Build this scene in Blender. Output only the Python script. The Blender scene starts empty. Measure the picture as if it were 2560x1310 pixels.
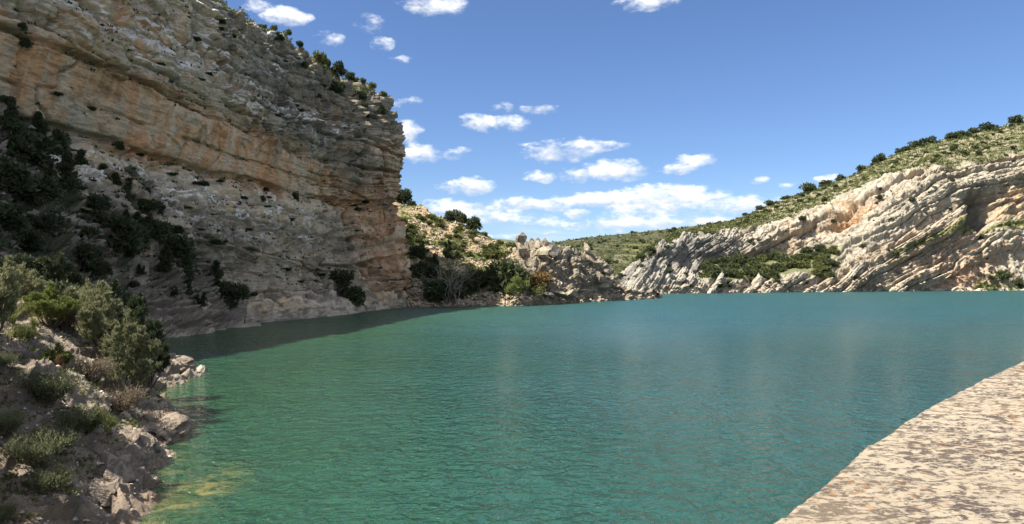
import bpy, math, random
import numpy as np
from mathutils import Vector, Matrix

random.seed(7)
scene = bpy.context.scene
COL = scene.collection
R = math.radians

# ------------------------------------------------------------------ camera
CAMZ = 7.0
FPX = 1730.0            # focal length in photograph pixels
HORV = 690.0            # row of the horizon
cam = bpy.data.cameras.new('camera')
cam.sensor_width = 36.0
cam.lens = FPX / 2560 * 36
cam.shift_y = (HORV - 655.0) / 2560
cam.clip_start = 0.1
cam.clip_end = 20000
camo = bpy.data.objects.new('camera', cam)
camo.location = (0, 0, CAMZ)
camo.rotation_euler = (R(90), 0, 0)
COL.objects.link(camo)
scene.camera = camo

# ------------------------------------------------------------------ light
SUN_EL, SUN_DIR = 54.0, (-0.90, -0.43)       # towards the sun, horizontal part
n_ = math.hypot(*SUN_DIR)
sdir = Vector((SUN_DIR[0] / n_ * math.cos(R(SUN_EL)), SUN_DIR[1] / n_ * math.cos(R(SUN_EL)), math.sin(R(SUN_EL))))
sun = bpy.data.lights.new('sun', 'SUN')
sun.energy = 4.5
sun.angle = R(0.53)
sun.color = (1.0, 0.92, 0.79)
suno = bpy.data.objects.new('sun', sun)
suno.rotation_euler = sdir.to_track_quat('Z', 'Y').to_euler()
COL.objects.link(suno)
SKY_STRENGTH = 0.15
scene.view_settings.view_transform = 'Standard'
scene.view_settings.look = 'None'
scene.view_settings.gamma = 1.0
scene.view_settings.use_curve_mapping = False
scene.view_settings.exposure = 1.58

# ------------------------------------------------------------------ world: sky and clouds
world = bpy.data.worlds.new('World')
scene.world = world
world.use_nodes = True
wt = world.node_tree
wt.nodes.clear()


class NT:
    """small helper for writing node trees"""
    def __init__(s, tree): s.t = tree
    def n(s, typ, **kw):
        nd = s.t.nodes.new(typ)
        for k, v in kw.items(): setattr(nd, k, v)
        return nd
    def put(s, inp, v):
        if hasattr(v, 'links') or isinstance(v, bpy.types.NodeSocket): s.t.links.new(v, inp)
        else: inp.default_value = v
    def m(s, op, a, b=None, c=None, clamp=False):
        nd = s.n('ShaderNodeMath', operation=op, use_clamp=clamp)
        s.put(nd.inputs[0], a)
        if b is not None: s.put(nd.inputs[1], b)
        if c is not None: s.put(nd.inputs[2], c)
        return nd.outputs[0]
    def vm(s, op, a, b=None):
        nd = s.n('ShaderNodeVectorMath', operation=op)
        s.put(nd.inputs[0], a)
        if b is not None: s.put(nd.inputs[1], b)
        return nd.outputs[0]
    def mix(s, f, a, b, blend='MIX'):
        nd = s.n('ShaderNodeMix', data_type='RGBA', blend_type=blend)
        s.put(nd.inputs[0], f); s.put(nd.inputs[6], a); s.put(nd.inputs[7], b)
        return nd.outputs[2]
    def noise(s, vec, scale, detail=4, rough=0.55, dist=0.0, out=0):
        nd = s.n('ShaderNodeTexNoise')
        s.put(nd.inputs['Vector'], vec)
        nd.inputs['Scale'].default_value = scale
        nd.inputs['Detail'].default_value = detail
        nd.inputs['Roughness'].default_value = rough
        nd.inputs['Distortion'].default_value = dist
        return nd.outputs[out]
    def ramp(s, v, lo, hi, a=0.0, b=1.0, smooth=True):
        nd = s.n('ShaderNodeMapRange', interpolation_type='SMOOTHSTEP' if smooth else 'LINEAR')
        s.put(nd.inputs[0], v)
        nd.inputs[1].default_value = lo; nd.inputs[2].default_value = hi
        nd.inputs[3].default_value = a; nd.inputs[4].default_value = b
        return nd.outputs[0]


w = NT(wt)
sky = w.n('ShaderNodeTexSky', sky_type='NISHITA', sun_disc=False)
sky.sun_elevation = R(SUN_EL)
sky.sun_rotation = math.atan2(sdir.x, sdir.y)
sky.altitude = 600
sky.air_density = 1.0
sky.dust_density = 0.4
sky.ozone_density = 2.0
tc = w.n('ShaderNodeTexCoord').outputs['Generated']
sep = w.n('ShaderNodeSeparateXYZ'); wt.links.new(tc, sep.inputs[0])
az = w.m('ARCTAN2', sep.outputs[0], sep.outputs[1])
el = w.m('ARCSINE', sep.outputs[2])
# cloud space: azimuth / elevation, warped by noise
cmb = w.n('ShaderNodeCombineXYZ'); w.put(cmb.inputs[0], az); w.put(cmb.inputs[1], w.m('MULTIPLY', el, 1.9))
n1 = w.noise(cmb.outputs[0], 22, 6, 0.62)
n2 = w.noise(cmb.outputs[0], 9, 3, 0.5)
n3 = w.noise(cmb.outputs[0], 60, 4, 0.6)
nwarp = w.noise(cmb.outputs[0], 30, 3, 0.55, out=1)
sw = w.n('ShaderNodeSeparateColor'); wt.links.new(nwarp, sw.inputs[0])
azw = w.m('ADD', az, w.m('MULTIPLY', w.m('SUBTRACT', sw.outputs[0], 0.5), 0.035))
elw = w.m('ADD', el, w.m('MULTIPLY', w.m('SUBTRACT', sw.outputs[1], 0.5), 0.018))
CL = [(715, 42, 58, 20, 1), (640, 14, 42, 12, .8), (1085, 8, 80, 26, 1), (1620, 6, 80, 20, 1), (925, 58, 38, 24, .72),
      (825, 92, 32, 14, .62), (950, 110, 32, 16, .62), (1010, 152, 32, 13, .5), (1018, 255, 38, 13, .66), (1010, 328, 42, 34, 1.1),
      (1040, 383, 62, 22, .95), (1150, 386, 44, 16, .72), (1195, 305, 50, 18, 1), (1265, 312, 60, 22, .8), (1262, 268, 26, 11, .7),
      (1350, 274, 56, 14, .66), (1395, 382, 75, 26, 1.05), (1440, 365, 115, 17, .95), (1358, 441, 40, 15, .95), (1440, 438, 48, 17, .95),
      (1540, 426, 78, 28, 1.15), (1695, 420, 50, 16, 1), (1748, 400, 48, 17, 1.05), (1170, 467, 68, 23, 1.15), (1897, 452, 26, 13, .9),
      (1130, 522, 100, 22, 1.1), (1240, 545, 140, 20, .85), (1315, 514, 110, 19, 1.1), (1470, 500, 95, 19, 1.1), (1655, 497, 150, 34, 1.25),
      (1640, 532, 170, 18, .85), (1840, 515, 125, 26, 1.0), (1335, 556, 75, 11, .8), (1600, 558, 200, 19, 1.15), (1450, 535, 34, 16, 1.05),
      (1760, 552, 140, 18, 1.05), (1250, 590, 60, 6, .7), (2070, 445, 40, 11, .7), (1970, 465, 26, 11, .6), (1360, 583, 60, 5, .5), (1500, 580, 90, 5, .5),
      (300, -120, 160, 40, 1), (2300, -160, 180, 40, .9), (1500, -260, 200, 50, .9), (-500, 300, 120, 30, 1), (3100, 300, 120, 30, 1)]
dens = None; wsum = None; hsum = None
for (u, v, ru, rv, k) in CL:
    x = (u - 1280) / FPX; zz = (HORV - v) / FPX
    a0 = math.atan2(x, 1); e0 = math.atan2(zz, math.hypot(x, 1))
    dx = w.m('MULTIPLY', w.m('SUBTRACT', azw, a0), FPX / ru * math.cos(a0) ** -2 * .95)
    dy = w.m('MULTIPLY', w.m('SUBTRACT', elw, e0), FPX / rv / math.cos(a0))
    r2 = w.m('ADD', w.m('MULTIPLY', dx, dx), w.m('MULTIPLY', dy, dy))
    d = w.m('MULTIPLY', w.m('SUBTRACT', 1.0, w.m('MULTIPLY', r2, 0.62)), k)
    d = w.m('MAXIMUM', d, 0.0)
    hd = w.m('MULTIPLY', d, dy)
    if dens is None: dens, wsum, hsum = d, d, hd
    else:
        dens = w.m('MAXIMUM', dens, d); wsum = w.m('ADD', wsum, d); hsum = w.m('ADD', hsum, hd)
# beyond the frame and overhead: unseen clouds added to brighten the shade
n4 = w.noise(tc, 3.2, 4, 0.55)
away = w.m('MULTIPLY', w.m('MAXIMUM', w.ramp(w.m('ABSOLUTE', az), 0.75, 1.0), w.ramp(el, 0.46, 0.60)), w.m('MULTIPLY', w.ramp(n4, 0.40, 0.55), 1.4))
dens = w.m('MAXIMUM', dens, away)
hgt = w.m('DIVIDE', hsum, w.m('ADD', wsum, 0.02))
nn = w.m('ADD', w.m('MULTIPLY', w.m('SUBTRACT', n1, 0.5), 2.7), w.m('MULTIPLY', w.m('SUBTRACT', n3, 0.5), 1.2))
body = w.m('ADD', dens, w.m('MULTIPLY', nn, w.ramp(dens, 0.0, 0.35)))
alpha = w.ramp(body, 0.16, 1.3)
veil = w.m('MULTIPLY', w.ramp(el, 0.15, 0.02), w.ramp(n2, 0.35, 0.75, 0, 0.35))
alpha = w.m('MAXIMUM', alpha, veil)
alpha = w.m('MULTIPLY', alpha, w.ramp(el, -0.01, 0.012))
lightness = w.m('ADD', w.m('MULTIPLY', hgt, 0.9), w.m('MULTIPLY', w.m('SUBTRACT', n1, 0.5), 2.5))
cloudcol = w.mix(w.ramp(lightness, -0.55, 0.65), (1.75, 1.9, 2.15, 1), (3.0, 3.02, 3.05, 1))
skyc = w.mix(1.0, sky.outputs[0], (0.235, 0.275, 0.345, 1), 'MULTIPLY')
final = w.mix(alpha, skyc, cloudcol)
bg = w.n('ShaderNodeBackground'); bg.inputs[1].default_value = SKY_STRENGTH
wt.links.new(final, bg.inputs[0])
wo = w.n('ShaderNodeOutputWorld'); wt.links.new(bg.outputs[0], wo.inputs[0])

# ================================================================== numpy noise
_rng = np.random.RandomState(3)
_perm = np.concatenate([_rng.permutation(256)] * 3).astype(np.int64)
_g = _rng.normal(size=(256, 3)); _g /= np.linalg.norm(_g, axis=1)[:, None]
_g = _g.astype(np.float32)
_rv = _rng.rand(4096).astype(np.float32)


def pn(x, y, z=0.0, seed=0):
    x, y, z = np.broadcast_arrays(np.asarray(x, float) + seed * 17.13, np.asarray(y, float) + seed * 7.7, np.asarray(z, float) + seed * 3.1)
    ix = np.floor(x).astype(np.int64); iy = np.floor(y).astype(np.int64); iz = np.floor(z).astype(np.int64)
    fx = (x - ix).astype(np.float32); fy = (y - iy).astype(np.float32); fz = (z - iz).astype(np.float32)
    ux = fx * fx * fx * (fx * (fx * 6 - 15) + 10); uy = fy * fy * fy * (fy * (fy * 6 - 15) + 10); uz = fz * fz * fz * (fz * (fz * 6 - 15) + 10)
    ix &= 255; iy &= 255; iz &= 255
    out = 0
    for a in (0, 1):
        pa = _perm[ix + a]; wa = ux if a else 1 - ux
        for b in (0, 1):
            pb = _perm[pa + iy + b]; wb = wa * (uy if b else 1 - uy)
            for c in (0, 1):
                h = _perm[pb + iz + c]
                g = _g[h]
                d = g[..., 0] * (fx - a) + g[..., 1] * (fy - b) + g[..., 2] * (fz - c)
                out = out + wb * (uz if c else 1 - uz) * d
    return out * 1.5


def fbm(x, y, z=0.0, oct=4, seed=0, gain=0.5, ridged=False):
    o = 0; a = 1.0; f = 1.0; t = 0
    for i in range(oct):
        n = pn(np.asarray(x) * f, np.asarray(y) * f, np.asarray(z) * f, seed + i * 5)
        if ridged: n = 1 - 2 * np.abs(n) * 1.3
        o = o + n * a; t += a; a *= gain; f *= 2.03
    return o / t


def h1(i, seed=0):
    i = np.asarray(i).astype(np.int64)
    return _rv[((i * 7919 + seed * 613 + (i * i) % 1013 * 31) & 4095)]


def h2(i, j, seed=0):
    i = np.asarray(i).astype(np.int64); j = np.asarray(j).astype(np.int64)
    return _rv[((i * 7919 + j * 2971 + (i * j) % 977 * 37 + seed * 613) & 4095)]


def h3(i, j, k, s=0):
    v = (i * 73856093) ^ (j * 19349663) ^ (k * 83492791) ^ (s * 2654435)
    return _rv[(v ^ (v >> 9)) & 4095]


def facets(x, y, z, seed=0, jit=1.0):
    """nearest-cell: returns (F1, F2-F1, tilted facet value -1..1, cell random)"""
    ix = np.floor(x).astype(np.int64); iy = np.floor(y).astype(np.int64); iz = np.floor(z).astype(np.int64)
    b1 = np.full(x.shape, 9.0, np.float32); b2 = b1.copy(); fac = np.zeros(x.shape, np.float32); rr = fac.copy()
    for a in (-1, 0, 1):
        for b in (-1, 0, 1):
            for c in (-1, 0, 1):
                ci, cj, ck = ix + a, iy + b, iz + c
                q1 = h3(ci, cj, ck, seed + 1); q2 = h3(ci, cj, ck, seed + 2); q3 = h3(ci, cj, ck, seed + 3)
                dx = (x - ci - .5 - (q1 - .5) * jit).astype(np.float32)
                dy = (y - cj - .5 - (q2 - .5) * jit).astype(np.float32)
                dz = (z - ck - .5 - (q3 - .5) * jit).astype(np.float32)
                d = dx * dx + dy * dy + dz * dz
                near = d < b1
                b2 = np.where(near, b1, np.minimum(b2, d))
                f = (dx * (h3(ci, cj, ck, seed + 4) - .5) + dy * (h3(ci, cj, ck, seed + 5) - .5) + dz * (h3(ci, cj, ck, seed + 6) - .5)) * 2
                fac = np.where(near, f, fac); rr = np.where(near, h3(ci, cj, ck, seed + 7), rr)
                b1 = np.where(near, d, b1)
    b1 = np.sqrt(b1); b2 = np.sqrt(b2)
    return b1, b2 - b1, fac, rr


def beds(wc, s, seed, tmin, tmax, amp, bwmin, bwmax, crev=0.3, blockamp=0.6):
    """bedded rock: irregular layers split into blocks; returns offset, bed index"""
    rg = np.random.RandomState(seed)
    th = tmin + (tmax - tmin) * rg.rand(int(420 / (tmin + tmax) * 2) + 4) ** 1.6
    bd = -160 + np.concatenate([[0], np.cumsum(th)])
    wc = np.clip(wc, bd[0] + .01, bd[-1] - .01)
    i = np.searchsorted(bd, wc, side='right') - 1
    t = (wc - bd[i]) / th[i]
    bw = bwmin + (bwmax - bwmin) * h1(i, seed)
    q = s / bw + 9 * h1(i, seed + 3)
    j = np.floor(q); q = q - j
    r = h2(i, j, seed) * 2 - 1; ri = h1(i, seed + 9) * 2 - 1
    off = amp * (ri * (1 - blockamp) + r * blockamp)
    off = off - crev * amp * np.abs(2 * t - 1) ** 8 - crev * amp * .8 * np.abs(2 * q - 1) ** 14 * (r > -.2)
    off = off + amp * .25 * (t - .5)
    return off, i


def sstep(x, a, b):
    t = np.clip((x - a) / (b - a), 0, 1)
    return t * t * (3 - 2 * t)


def lerp3(a, b, m):
    return a * (1 - m[..., None]) + np.array(b) * m[..., None]


def gnormal(P):
    du = np.gradient(P, axis=0); dv = np.gradient(P, axis=1)
    n = np.cross(du, dv)
    n /= np.linalg.norm(n, axis=2)[..., None] + 1e-9
    return n


def blur(a, k):
    ker = np.ones(k) / k
    pad = k // 2
    b = np.pad(a, ((pad, pad), (pad, pad)) + ((0, 0),) * (a.ndim - 2), mode='edge')
    b = np.apply_along_axis(lambda m: np.convolve(m, ker, 'valid'), 0, b)
    return np.apply_along_axis(lambda m: np.convolve(m, ker, 'valid'), 1, b)


def crom(T, pts, x):
    """Catmull-Rom (Hermite with finite-difference tangents) of rows pts at parameter T, sampled at x"""
    T = np.asarray(T, float); pts = np.asarray(pts, float)
    m = np.gradient(pts, T, axis=0)
    i = np.clip(np.searchsorted(T, x, side='right') - 1, 0, len(T) - 2)
    h = (T[i + 1] - T[i]); t = (x - T[i]) / h
    sh = (slice(None),) + (None,) * (pts.ndim - 1)
    t = t[sh]; h = h[sh]
    return ((2 * t ** 3 - 3 * t ** 2 + 1) * pts[i] + (t ** 3 - 2 * t ** 2 + t) * h * m[i]
            + (-2 * t ** 3 + 3 * t ** 2) * pts[i + 1] + (t ** 3 - t ** 2) * h * m[i + 1])


def grid_mesh(name, P, mat, col=None, attrs=None, flip=False, smooth=True, parent=None):
    n, m = P.shape[:2]
    me = bpy.data.meshes.new(name)
    idx = np.arange(n * m).reshape(n, m)
    q = np.stack([idx[:-1, :-1], idx[1:, :-1], idx[1:, 1:], idx[:-1, 1:]], -1).reshape(-1, 4)
    if flip: q = q[:, ::-1]
    me.vertices.add(n * m); me.vertices.foreach_set('co', P.reshape(-1).astype(np.float32))
    nf = len(q)
    me.loops.add(nf * 4); me.loops.foreach_set('vertex_index', q.reshape(-1).astype(np.int32))
    me.polygons.add(nf); me.polygons.foreach_set('loop_start', np.arange(0, nf * 4, 4, dtype=np.int32))
    me.polygons.foreach_set('use_smooth', np.full(nf, smooth, dtype=bool))
    me.update(calc_edges=True)
    if col is not None:
        a = me.attributes.new('Tone', 'FLOAT_COLOR', 'POINT')
        c = np.ones((n * m, 4), np.float32); c[:, :3] = np.clip(col.reshape(-1, 3), 0, 1)
        a.data.foreach_set('color', c.reshape(-1))
    for k, v in (attrs or {}).items():
        a = me.attributes.new(k, 'FLOAT', 'POINT'); a.data.foreach_set('value', v.reshape(-1).astype(np.float32))
    me.materials.append(mat)
    o = bpy.data.objects.new(name, me); COL.objects.link(o)
    if parent: o.parent = parent
    return o


def face_mesh(name, V, F, mats, smooth=False, mat_idx=None, tone=None):
    """V (n,3); F (k,3) or (k,4) array"""
    me = bpy.data.meshes.new(name)
    V = np.asarray(V, np.float32); F = np.asarray(F, np.int32); k = F.shape[1]
    me.vertices.add(len(V)); me.vertices.foreach_set('co', V.reshape(-1))
    me.loops.add(len(F) * k); me.loops.foreach_set('vertex_index', F.reshape(-1))
    me.polygons.add(len(F)); me.polygons.foreach_set('loop_start', np.arange(0, len(F) * k, k, dtype=np.int32))
    me.polygons.foreach_set('use_smooth', np.full(len(F), smooth, dtype=bool))
    if mat_idx is not None: me.polygons.foreach_set('material_index', np.asarray(mat_idx, np.int32))
    me.update(calc_edges=True)
    if tone is not None:
        a = me.attributes.new('leaf_tone', 'FLOAT', 'POINT'); a.data.foreach_set('value', np.asarray(tone, np.float32))
    for m_ in (mats if isinstance(mats, (list, tuple)) else [mats]): me.materials.append(m_)
    return me


def tag(o, label=None, cat=None, group=None, kind=None):
    if label: o['label'] = label
    if cat: o['category'] = cat
    if group: o['group'] = group
    if kind: o['kind'] = kind
    return o


def proj(P):
    P = np.asarray(P)
    y = np.maximum(P[..., 1], 0.01)
    return 1280 + FPX * P[..., 0] / y, HORV - FPX * (P[..., 2] - CAMZ) / y


def ray(u, v, d):
    return ((u - 1280) / FPX * d, d, CAMZ + (HORV - v) / FPX * d)


# ================================================================== materials
def rock_material(name, bump_scale, bump_dist, fine=6.0, contrast=0.35, rough=0.92, dip=0.0, squash=1.0):
    m = bpy.data.materials.new(name); m.use_nodes = True
    t = m.node_tree; t.nodes.clear(); k = NT(t)
    at = k.n('ShaderNodeAttribute', attribute_name='Tone')
    pos = k.n('ShaderNodeNewGeometry').outputs['Position']
    m1 = k.n('ShaderNodeMapping'); m1.inputs['Rotation'].default_value = (0, R(dip), 0); t.links.new(pos, m1.inputs[0])
    m2 = k.n('ShaderNodeMapping'); m2.inputs['Scale'].default_value = (1, 1, squash); t.links.new(m1.outputs[0], m2.inputs[0])
    pos = m2.outputs[0]
    na = k.noise(pos, fine, 6, 0.7)
    nb = k.noise(pos, fine * .23, 5, 0.65)
    f = k.m('ADD', k.m('MULTIPLY', k.m('SUBTRACT', na, 0.5), contrast * 2.6), k.m('MULTIPLY', k.m('SUBTRACT', nb, 0.5), contrast * 1.8))
    f = k.m('ADD', f, 1.0)
    f = k.m('MAXIMUM', f, 0.25)
    cc = k.n('ShaderNodeCombineColor')
    for i in range(3): k.put(cc.inputs[i], f)
    c = k.mix(1.0, at.outputs['Color'], cc.outputs[0], 'MULTIPLY')
    p = k.n('ShaderNodeBsdfPrincipled')
    k.put(p.inputs['Base Color'], c); p.inputs['Roughness'].default_value = rough
    p.inputs['Specular IOR Level'].default_value = 0.25
    hb = k.m('ADD', k.noise(pos, bump_scale, 8, 0.72), k.m('MULTIPLY', k.noise(pos, bump_scale * .3, 4, 0.6), 1.4))
    b = k.n('ShaderNodeBump'); b.inputs['Distance'].default_value = bump_dist; b.inputs['Strength'].default_value = 1.0
    k.put(b.inputs['Height'], hb); t.links.new(b.outputs[0], p.inputs['Normal'])
    o = k.n('ShaderNodeOutputMaterial'); t.links.new(p.outputs[0], o.inputs[0])
    return m


M_cliff = rock_material('cliff_limestone', 1.1, 0.45, fine=2.2, contrast=0.36, squash=2.8)
M_hill = rock_material('far_limestone', 0.9, 1.0, fine=1.3, contrast=0.34)
M_beds = rock_material('dipping_limestone', 0.7, 0.7, fine=1.0, contrast=0.36, dip=26, squash=3.2)
M_near = rock_material('near_limestone', 6.0, 0.14, fine=14.0, contrast=0.34)


def leaf_material(name, c1, c2, trans=0.25):
    m = bpy.data.materials.new(name); m.use_nodes = True
    t = m.node_tree; t.nodes.clear(); k = NT(t)
    oi = k.n('ShaderNodeObjectInfo').outputs['Random']
    at = k.n('ShaderNodeAttribute', attribute_name='leaf_tone').outputs['Fac']
    f = k.m('ADD', k.m('MULTIPLY', at, 0.75), k.m('MULTIPLY', oi, 0.25))
    c = k.mix(f, (*c1, 1), (*c2, 1))
    d = k.n('ShaderNodeBsdfPrincipled'); k.put(d.inputs['Base Color'], c); d.inputs['Roughness'].default_value = 0.75
    d.inputs['Specular IOR Level'].default_value = 0.2
    tr = k.n('ShaderNodeBsdfTranslucent'); k.put(tr.inputs[0], c)
    mx = k.n('ShaderNodeMixShader'); mx.inputs[0].default_value = trans
    t.links.new(d.outputs[0], mx.inputs[1]); t.links.new(tr.outputs[0], mx.inputs[2])
    o = k.n('ShaderNodeOutputMaterial'); t.links.new(mx.outputs[0], o.inputs[0])
    return m


M_juniper = leaf_material('juniper_leaves', (0.028, 0.040, 0.020), (0.085, 0.105, 0.045))
M_dark = leaf_material('dark_juniper_leaves', (0.020, 0.032, 0.018), (0.075, 0.095, 0.045))
M_bush = leaf_material('scrub_leaves', (0.045, 0.058, 0.022), (0.15, 0.165, 0.055))
M_near_leaf = leaf_material('near_juniper_leaves', (0.085, 0.098, 0.048), (0.31, 0.31, 0.175), 0.35)
M_rosemary = leaf_material('rosemary_leaves', (0.05, 0.064, 0.034), (0.20, 0.21, 0.11), 0.25)
M_dry = leaf_material('dry_twigs', (0.10, 0.075, 0.05), (0.26, 0.21, 0.15), 0.2)
M_rust = leaf_material('rusty_leaves', (0.085, 0.05, 0.022), (0.20, 0.13, 0.055), 0.25)
M_grass = leaf_material('grass_blades', (0.09, 0.11, 0.03), (0.30, 0.30, 0.12), 0.4)
M_fresh = leaf_material('fresh_leaves', (0.06, 0.085, 0.025), (0.20, 0.23, 0.065), 0.35)


def plain(name, c, rough=0.9, noise_scale=8.0, amt=0.4, bump=0.0):
    m = bpy.data.materials.new(name); m.use_nodes = True
    t = m.node_tree; p = t.nodes['Principled BSDF']; k = NT(t)
    pos = k.n('ShaderNodeNewGeometry').outputs['Position']
    n = k.noise(pos, noise_scale, 5, 0.65)
    lo = tuple(x * (1 - amt) for x in c) + (1,); hi = tuple(min(1, x * (1 + amt)) for x in c) + (1,)
    k.put(p.inputs['Base Color'], k.mix(k.ramp(n, 0.3, 0.7), lo, hi)); p.inputs['Roughness'].default_value = rough
    p.inputs['Specular IOR Level'].default_value = 0.25
    if bump:
        b = k.n('ShaderNodeBump'); b.inputs['Distance'].default_value = bump
        k.put(b.inputs['Height'], k.noise(pos, noise_scale * 1.7, 7, 0.7)); t.links.new(b.outputs[0], p.inputs['Normal'])
    return m


M_bark = plain('bark', (0.12, 0.095, 0.075))
M_palebark = plain('pale_dead_wood', (0.24, 0.21, 0.18))
M_boulder = plain('boulder_limestone', (0.26, 0.22, 0.17), noise_scale=1.6, amt=0.5, bump=0.35)
M_boulder_grey = plain('grey_boulder_limestone', (0.19, 0.17, 0.15), noise_scale=1.6, amt=0.5, bump=0.35)
M_stone = plain('pale_scree', (0.27, 0.22, 0.165), noise_scale=0.8, amt=0.4)
M_slab = plain('weathered_slab', (0.42, 0.37, 0.31), noise_scale=9, amt=0.4, bump=0.05)
M_walk = plain('walkway_concrete', (0.30, 0.28, 0.25), noise_scale=6, amt=0.2, bump=0.01)
M_bed = plain('lake_bed', (0.12, 0.14, 0.09), noise_scale=0.3)

C = lambda *a: np.array(a)

# ================================================================== the left cliff
GREY, BUFF, ORANGE, PINK = C(.46, .39, .30), C(.54, .41, .255), C(.56, .30, .13), C(.60, .39, .25)
DARK, WHITE, PALE = C(.095, .09, .085), C(.72, .70, .68), C(.44, .39, .32)
ys = [-40, -10, 25, 60, 80, 100, 120, 140, 150, 158]
LV = [  # level: x per station, z per station
    ('z-4', [-43, -42, -40, -37, -35, -34.5, -29, -25, -23.5, -21.5], [-4] * 10),
    ('shore', [-47, -46, -44, -41, -39.6, -38.3, -31.2, -27.6, -25.8, -23.6], [-.3] * 10),
    ('bench', [-48, -47, -45, -42, -40.3, -39.2, -32.5, -28.6, -26.4, -23.9], [2.0, 2, 2, 2, 2, 2.0, 2.1, 2.2, 2.3, 2.3]),
    ('under', [-50, -49, -47, -44, -41.8, -41.4, -35.5, -32.4, -28.5, -24.9], [3.2] * 10),
    ('low', [-53, -52, -50, -47, -44.5, -42.3, -37.6, -34.8, -28.3, -24.0], [15, 15, 14.5, 14, 13, 11, 8.6, 7.8, 8, 9]),
    ('lip', [-52.4, -51.4, -49.4, -46.4, -43.8, -41.4, -36.8, -34.5, -28.2, -24.1], [15.8, 15.8, 15.2, 14.8, 13.8, 11.8, 9.5, 9, 11, 12]),
    ('mid', [-55, -54, -52, -49, -46.6, -44.2, -39.4, -35.6, -30.8, -25.8], [18.6, 18.6, 18.5, 18.4, 18, 17.8, 17, 16.8, 17.5, 18.5]),
    ('foot', [-58, -57, -55, -52, -49.2, -46.6, -42.2, -37.6, -33, -27.2], [23] * 5 + [22.8, 22.5, 22.5, 23, 24.2]),
    ('over', [-57, -56, -54, -51, -47.6, -45, -40.8, -36.3, -31.5, -25.9], [30, 30, 30, 30.3, 30.5, 30.5, 29.5, 29, 29.5, 30]),
    ('nose', [-57, -56, -54, -51, -47.2, -44.8, -40.6, -35.9, -30.8, -25.4], [36.2] * 9 + [35]),
    ('ledge', [-60, -59, -56.5, -53.5, -49.6, -47, -42.4, -36.8, -31.2, -25.9], [37.8] * 9 + [38]),
    ('rim', [-63, -62, -60, -56, -52, -49.4, -44.8, -39.2, -34, -28.3], [50.5, 50.5, 50.5, 50.8, 51, 51, 51.0, 49.5, 47.5, 46.6]),
    ('crest', [-67, -66, -64, -60, -55, -52, -47.2, -42, -37.5, -31.6], [52.5, 52.5, 52.5, 53, 53, 53.2, 53.0, 52.4, 51.4, 49.6]),
    ('back', [-120] * 10, [60] * 10)]
tabl = []
for nm, xs_, zs_ in LV:
    row = [(x, y, z) for x, y, z in zip(xs_, ys, zs_)]
    x8, z8 = xs_[-1], zs_[-1]
    if nm == 'back': row += [(-125, 175, 58), (-128, 190, 56), (-130, 205, 55), (-135, 230, 50)]
    else: row += [(x8 - 1.4, 161.5, z8), (x8 - 6, 166.5, z8), (x8 - 22, 176, z8), (x8 - 60, 200, z8)]
    tabl.append(row)
tabl = np.array(tabl)                    # levels x stations x 3
T = np.array([-40, -10, 25, 60, 80, 100, 120, 140, 150, 158, 162, 169, 187, 232.])
sa = np.concatenate([np.linspace(-40, 45, 90, endpoint=False), np.linspace(45, 172, 820, endpoint=False), np.linspace(172, 232, 40)])
S1 = np.stack([crom(T, tabl[i], sa) for i in range(len(LV))])    # levels x s x 3
zl = np.array([-4, -.3, 2, 3.2, 11, 12, 17.8, 22.8, 30, 36, 37.8, 50, 53, 66.])
zz = np.concatenate([np.linspace(-4, 0, 10, endpoint=False), np.linspace(0, 51, 370, endpoint=False), np.linspace(51, 66, 34)])
i = np.clip(np.searchsorted(zl, zz, side='right') - 1, 0, len(zl) - 2)
t = ((zz - zl[i]) / (zl[i + 1] - zl[i]))[:, None, None]
P = S1[i] * (1 - t) + S1[i + 1] * t                             # z x s x 3
P = P.transpose(1, 0, 2)                                        # s x z
N = blur(gnormal(P), 9); N /= np.linalg.norm(N, axis=2)[..., None]
if N[450, 190, 0] < 0: N = -N
X, Y, Z = P[..., 0], P[..., 1], P[..., 2]
ZL = np.broadcast_to(zz[None, :], X.shape)      # level coordinate
Sc = np.broadcast_to(sa[:, None], X.shape)
wob = fbm(X / 14, Y / 14, Z / 14, 3, 1) * 1.2 + fbm(X / 3, Y / 3, Z / 5, 2, 4) * .2
wc = ZL + wob + .012 * (Y - 100)
sj = Sc + fbm(X / 5, Y / 5, Z / 5, 3, 9) * 1.6
D = np.zeros_like(X)
smoothzone = sstep(ZL, 22.8, 23.6) * (1 - sstep(ZL, 29.5, 31)) * (1 - sstep(Sc, 128, 142)) * (.55 + .45 * sstep(fbm(X / 18, Y / 18, Z / 12, 2, 21), -.45, -.1)) + .45 * (1 - sstep(ZL, 10, 12)) * sstep(ZL, 4, 6) * sstep(Sc, 95, 105) * (1 - sstep(Sc, 128, 136))
b1, i1 = beds(wc, sj, 11, 2.2, 6.0, 1.25, 14, 40, .7, .4)
b2_, i2 = beds(wc + .3 * fbm(X / 2, Y / 2, Z / 4, 2, 31), sj, 12, .7, 1.9, .42, 2.5, 9, .7, .6)
b3, i3 = beds(wc + .2 * fbm(X, Y, Z / 2, 2, 33), sj, 13, .22, .65, .16, .8, 4, .8, .5)
act = sstep(fbm(X / 16, Y / 16, Z / 7, 3, 41), -.35, .25)
top_act = .8 + .4 * sstep(ZL, 30, 34)
D += (b1 * .75 * top_act + b2_ * (.35 + .9 * act) + b3 * (.4 + .9 * act)) * (1 - .78 * smoothzone)
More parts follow.
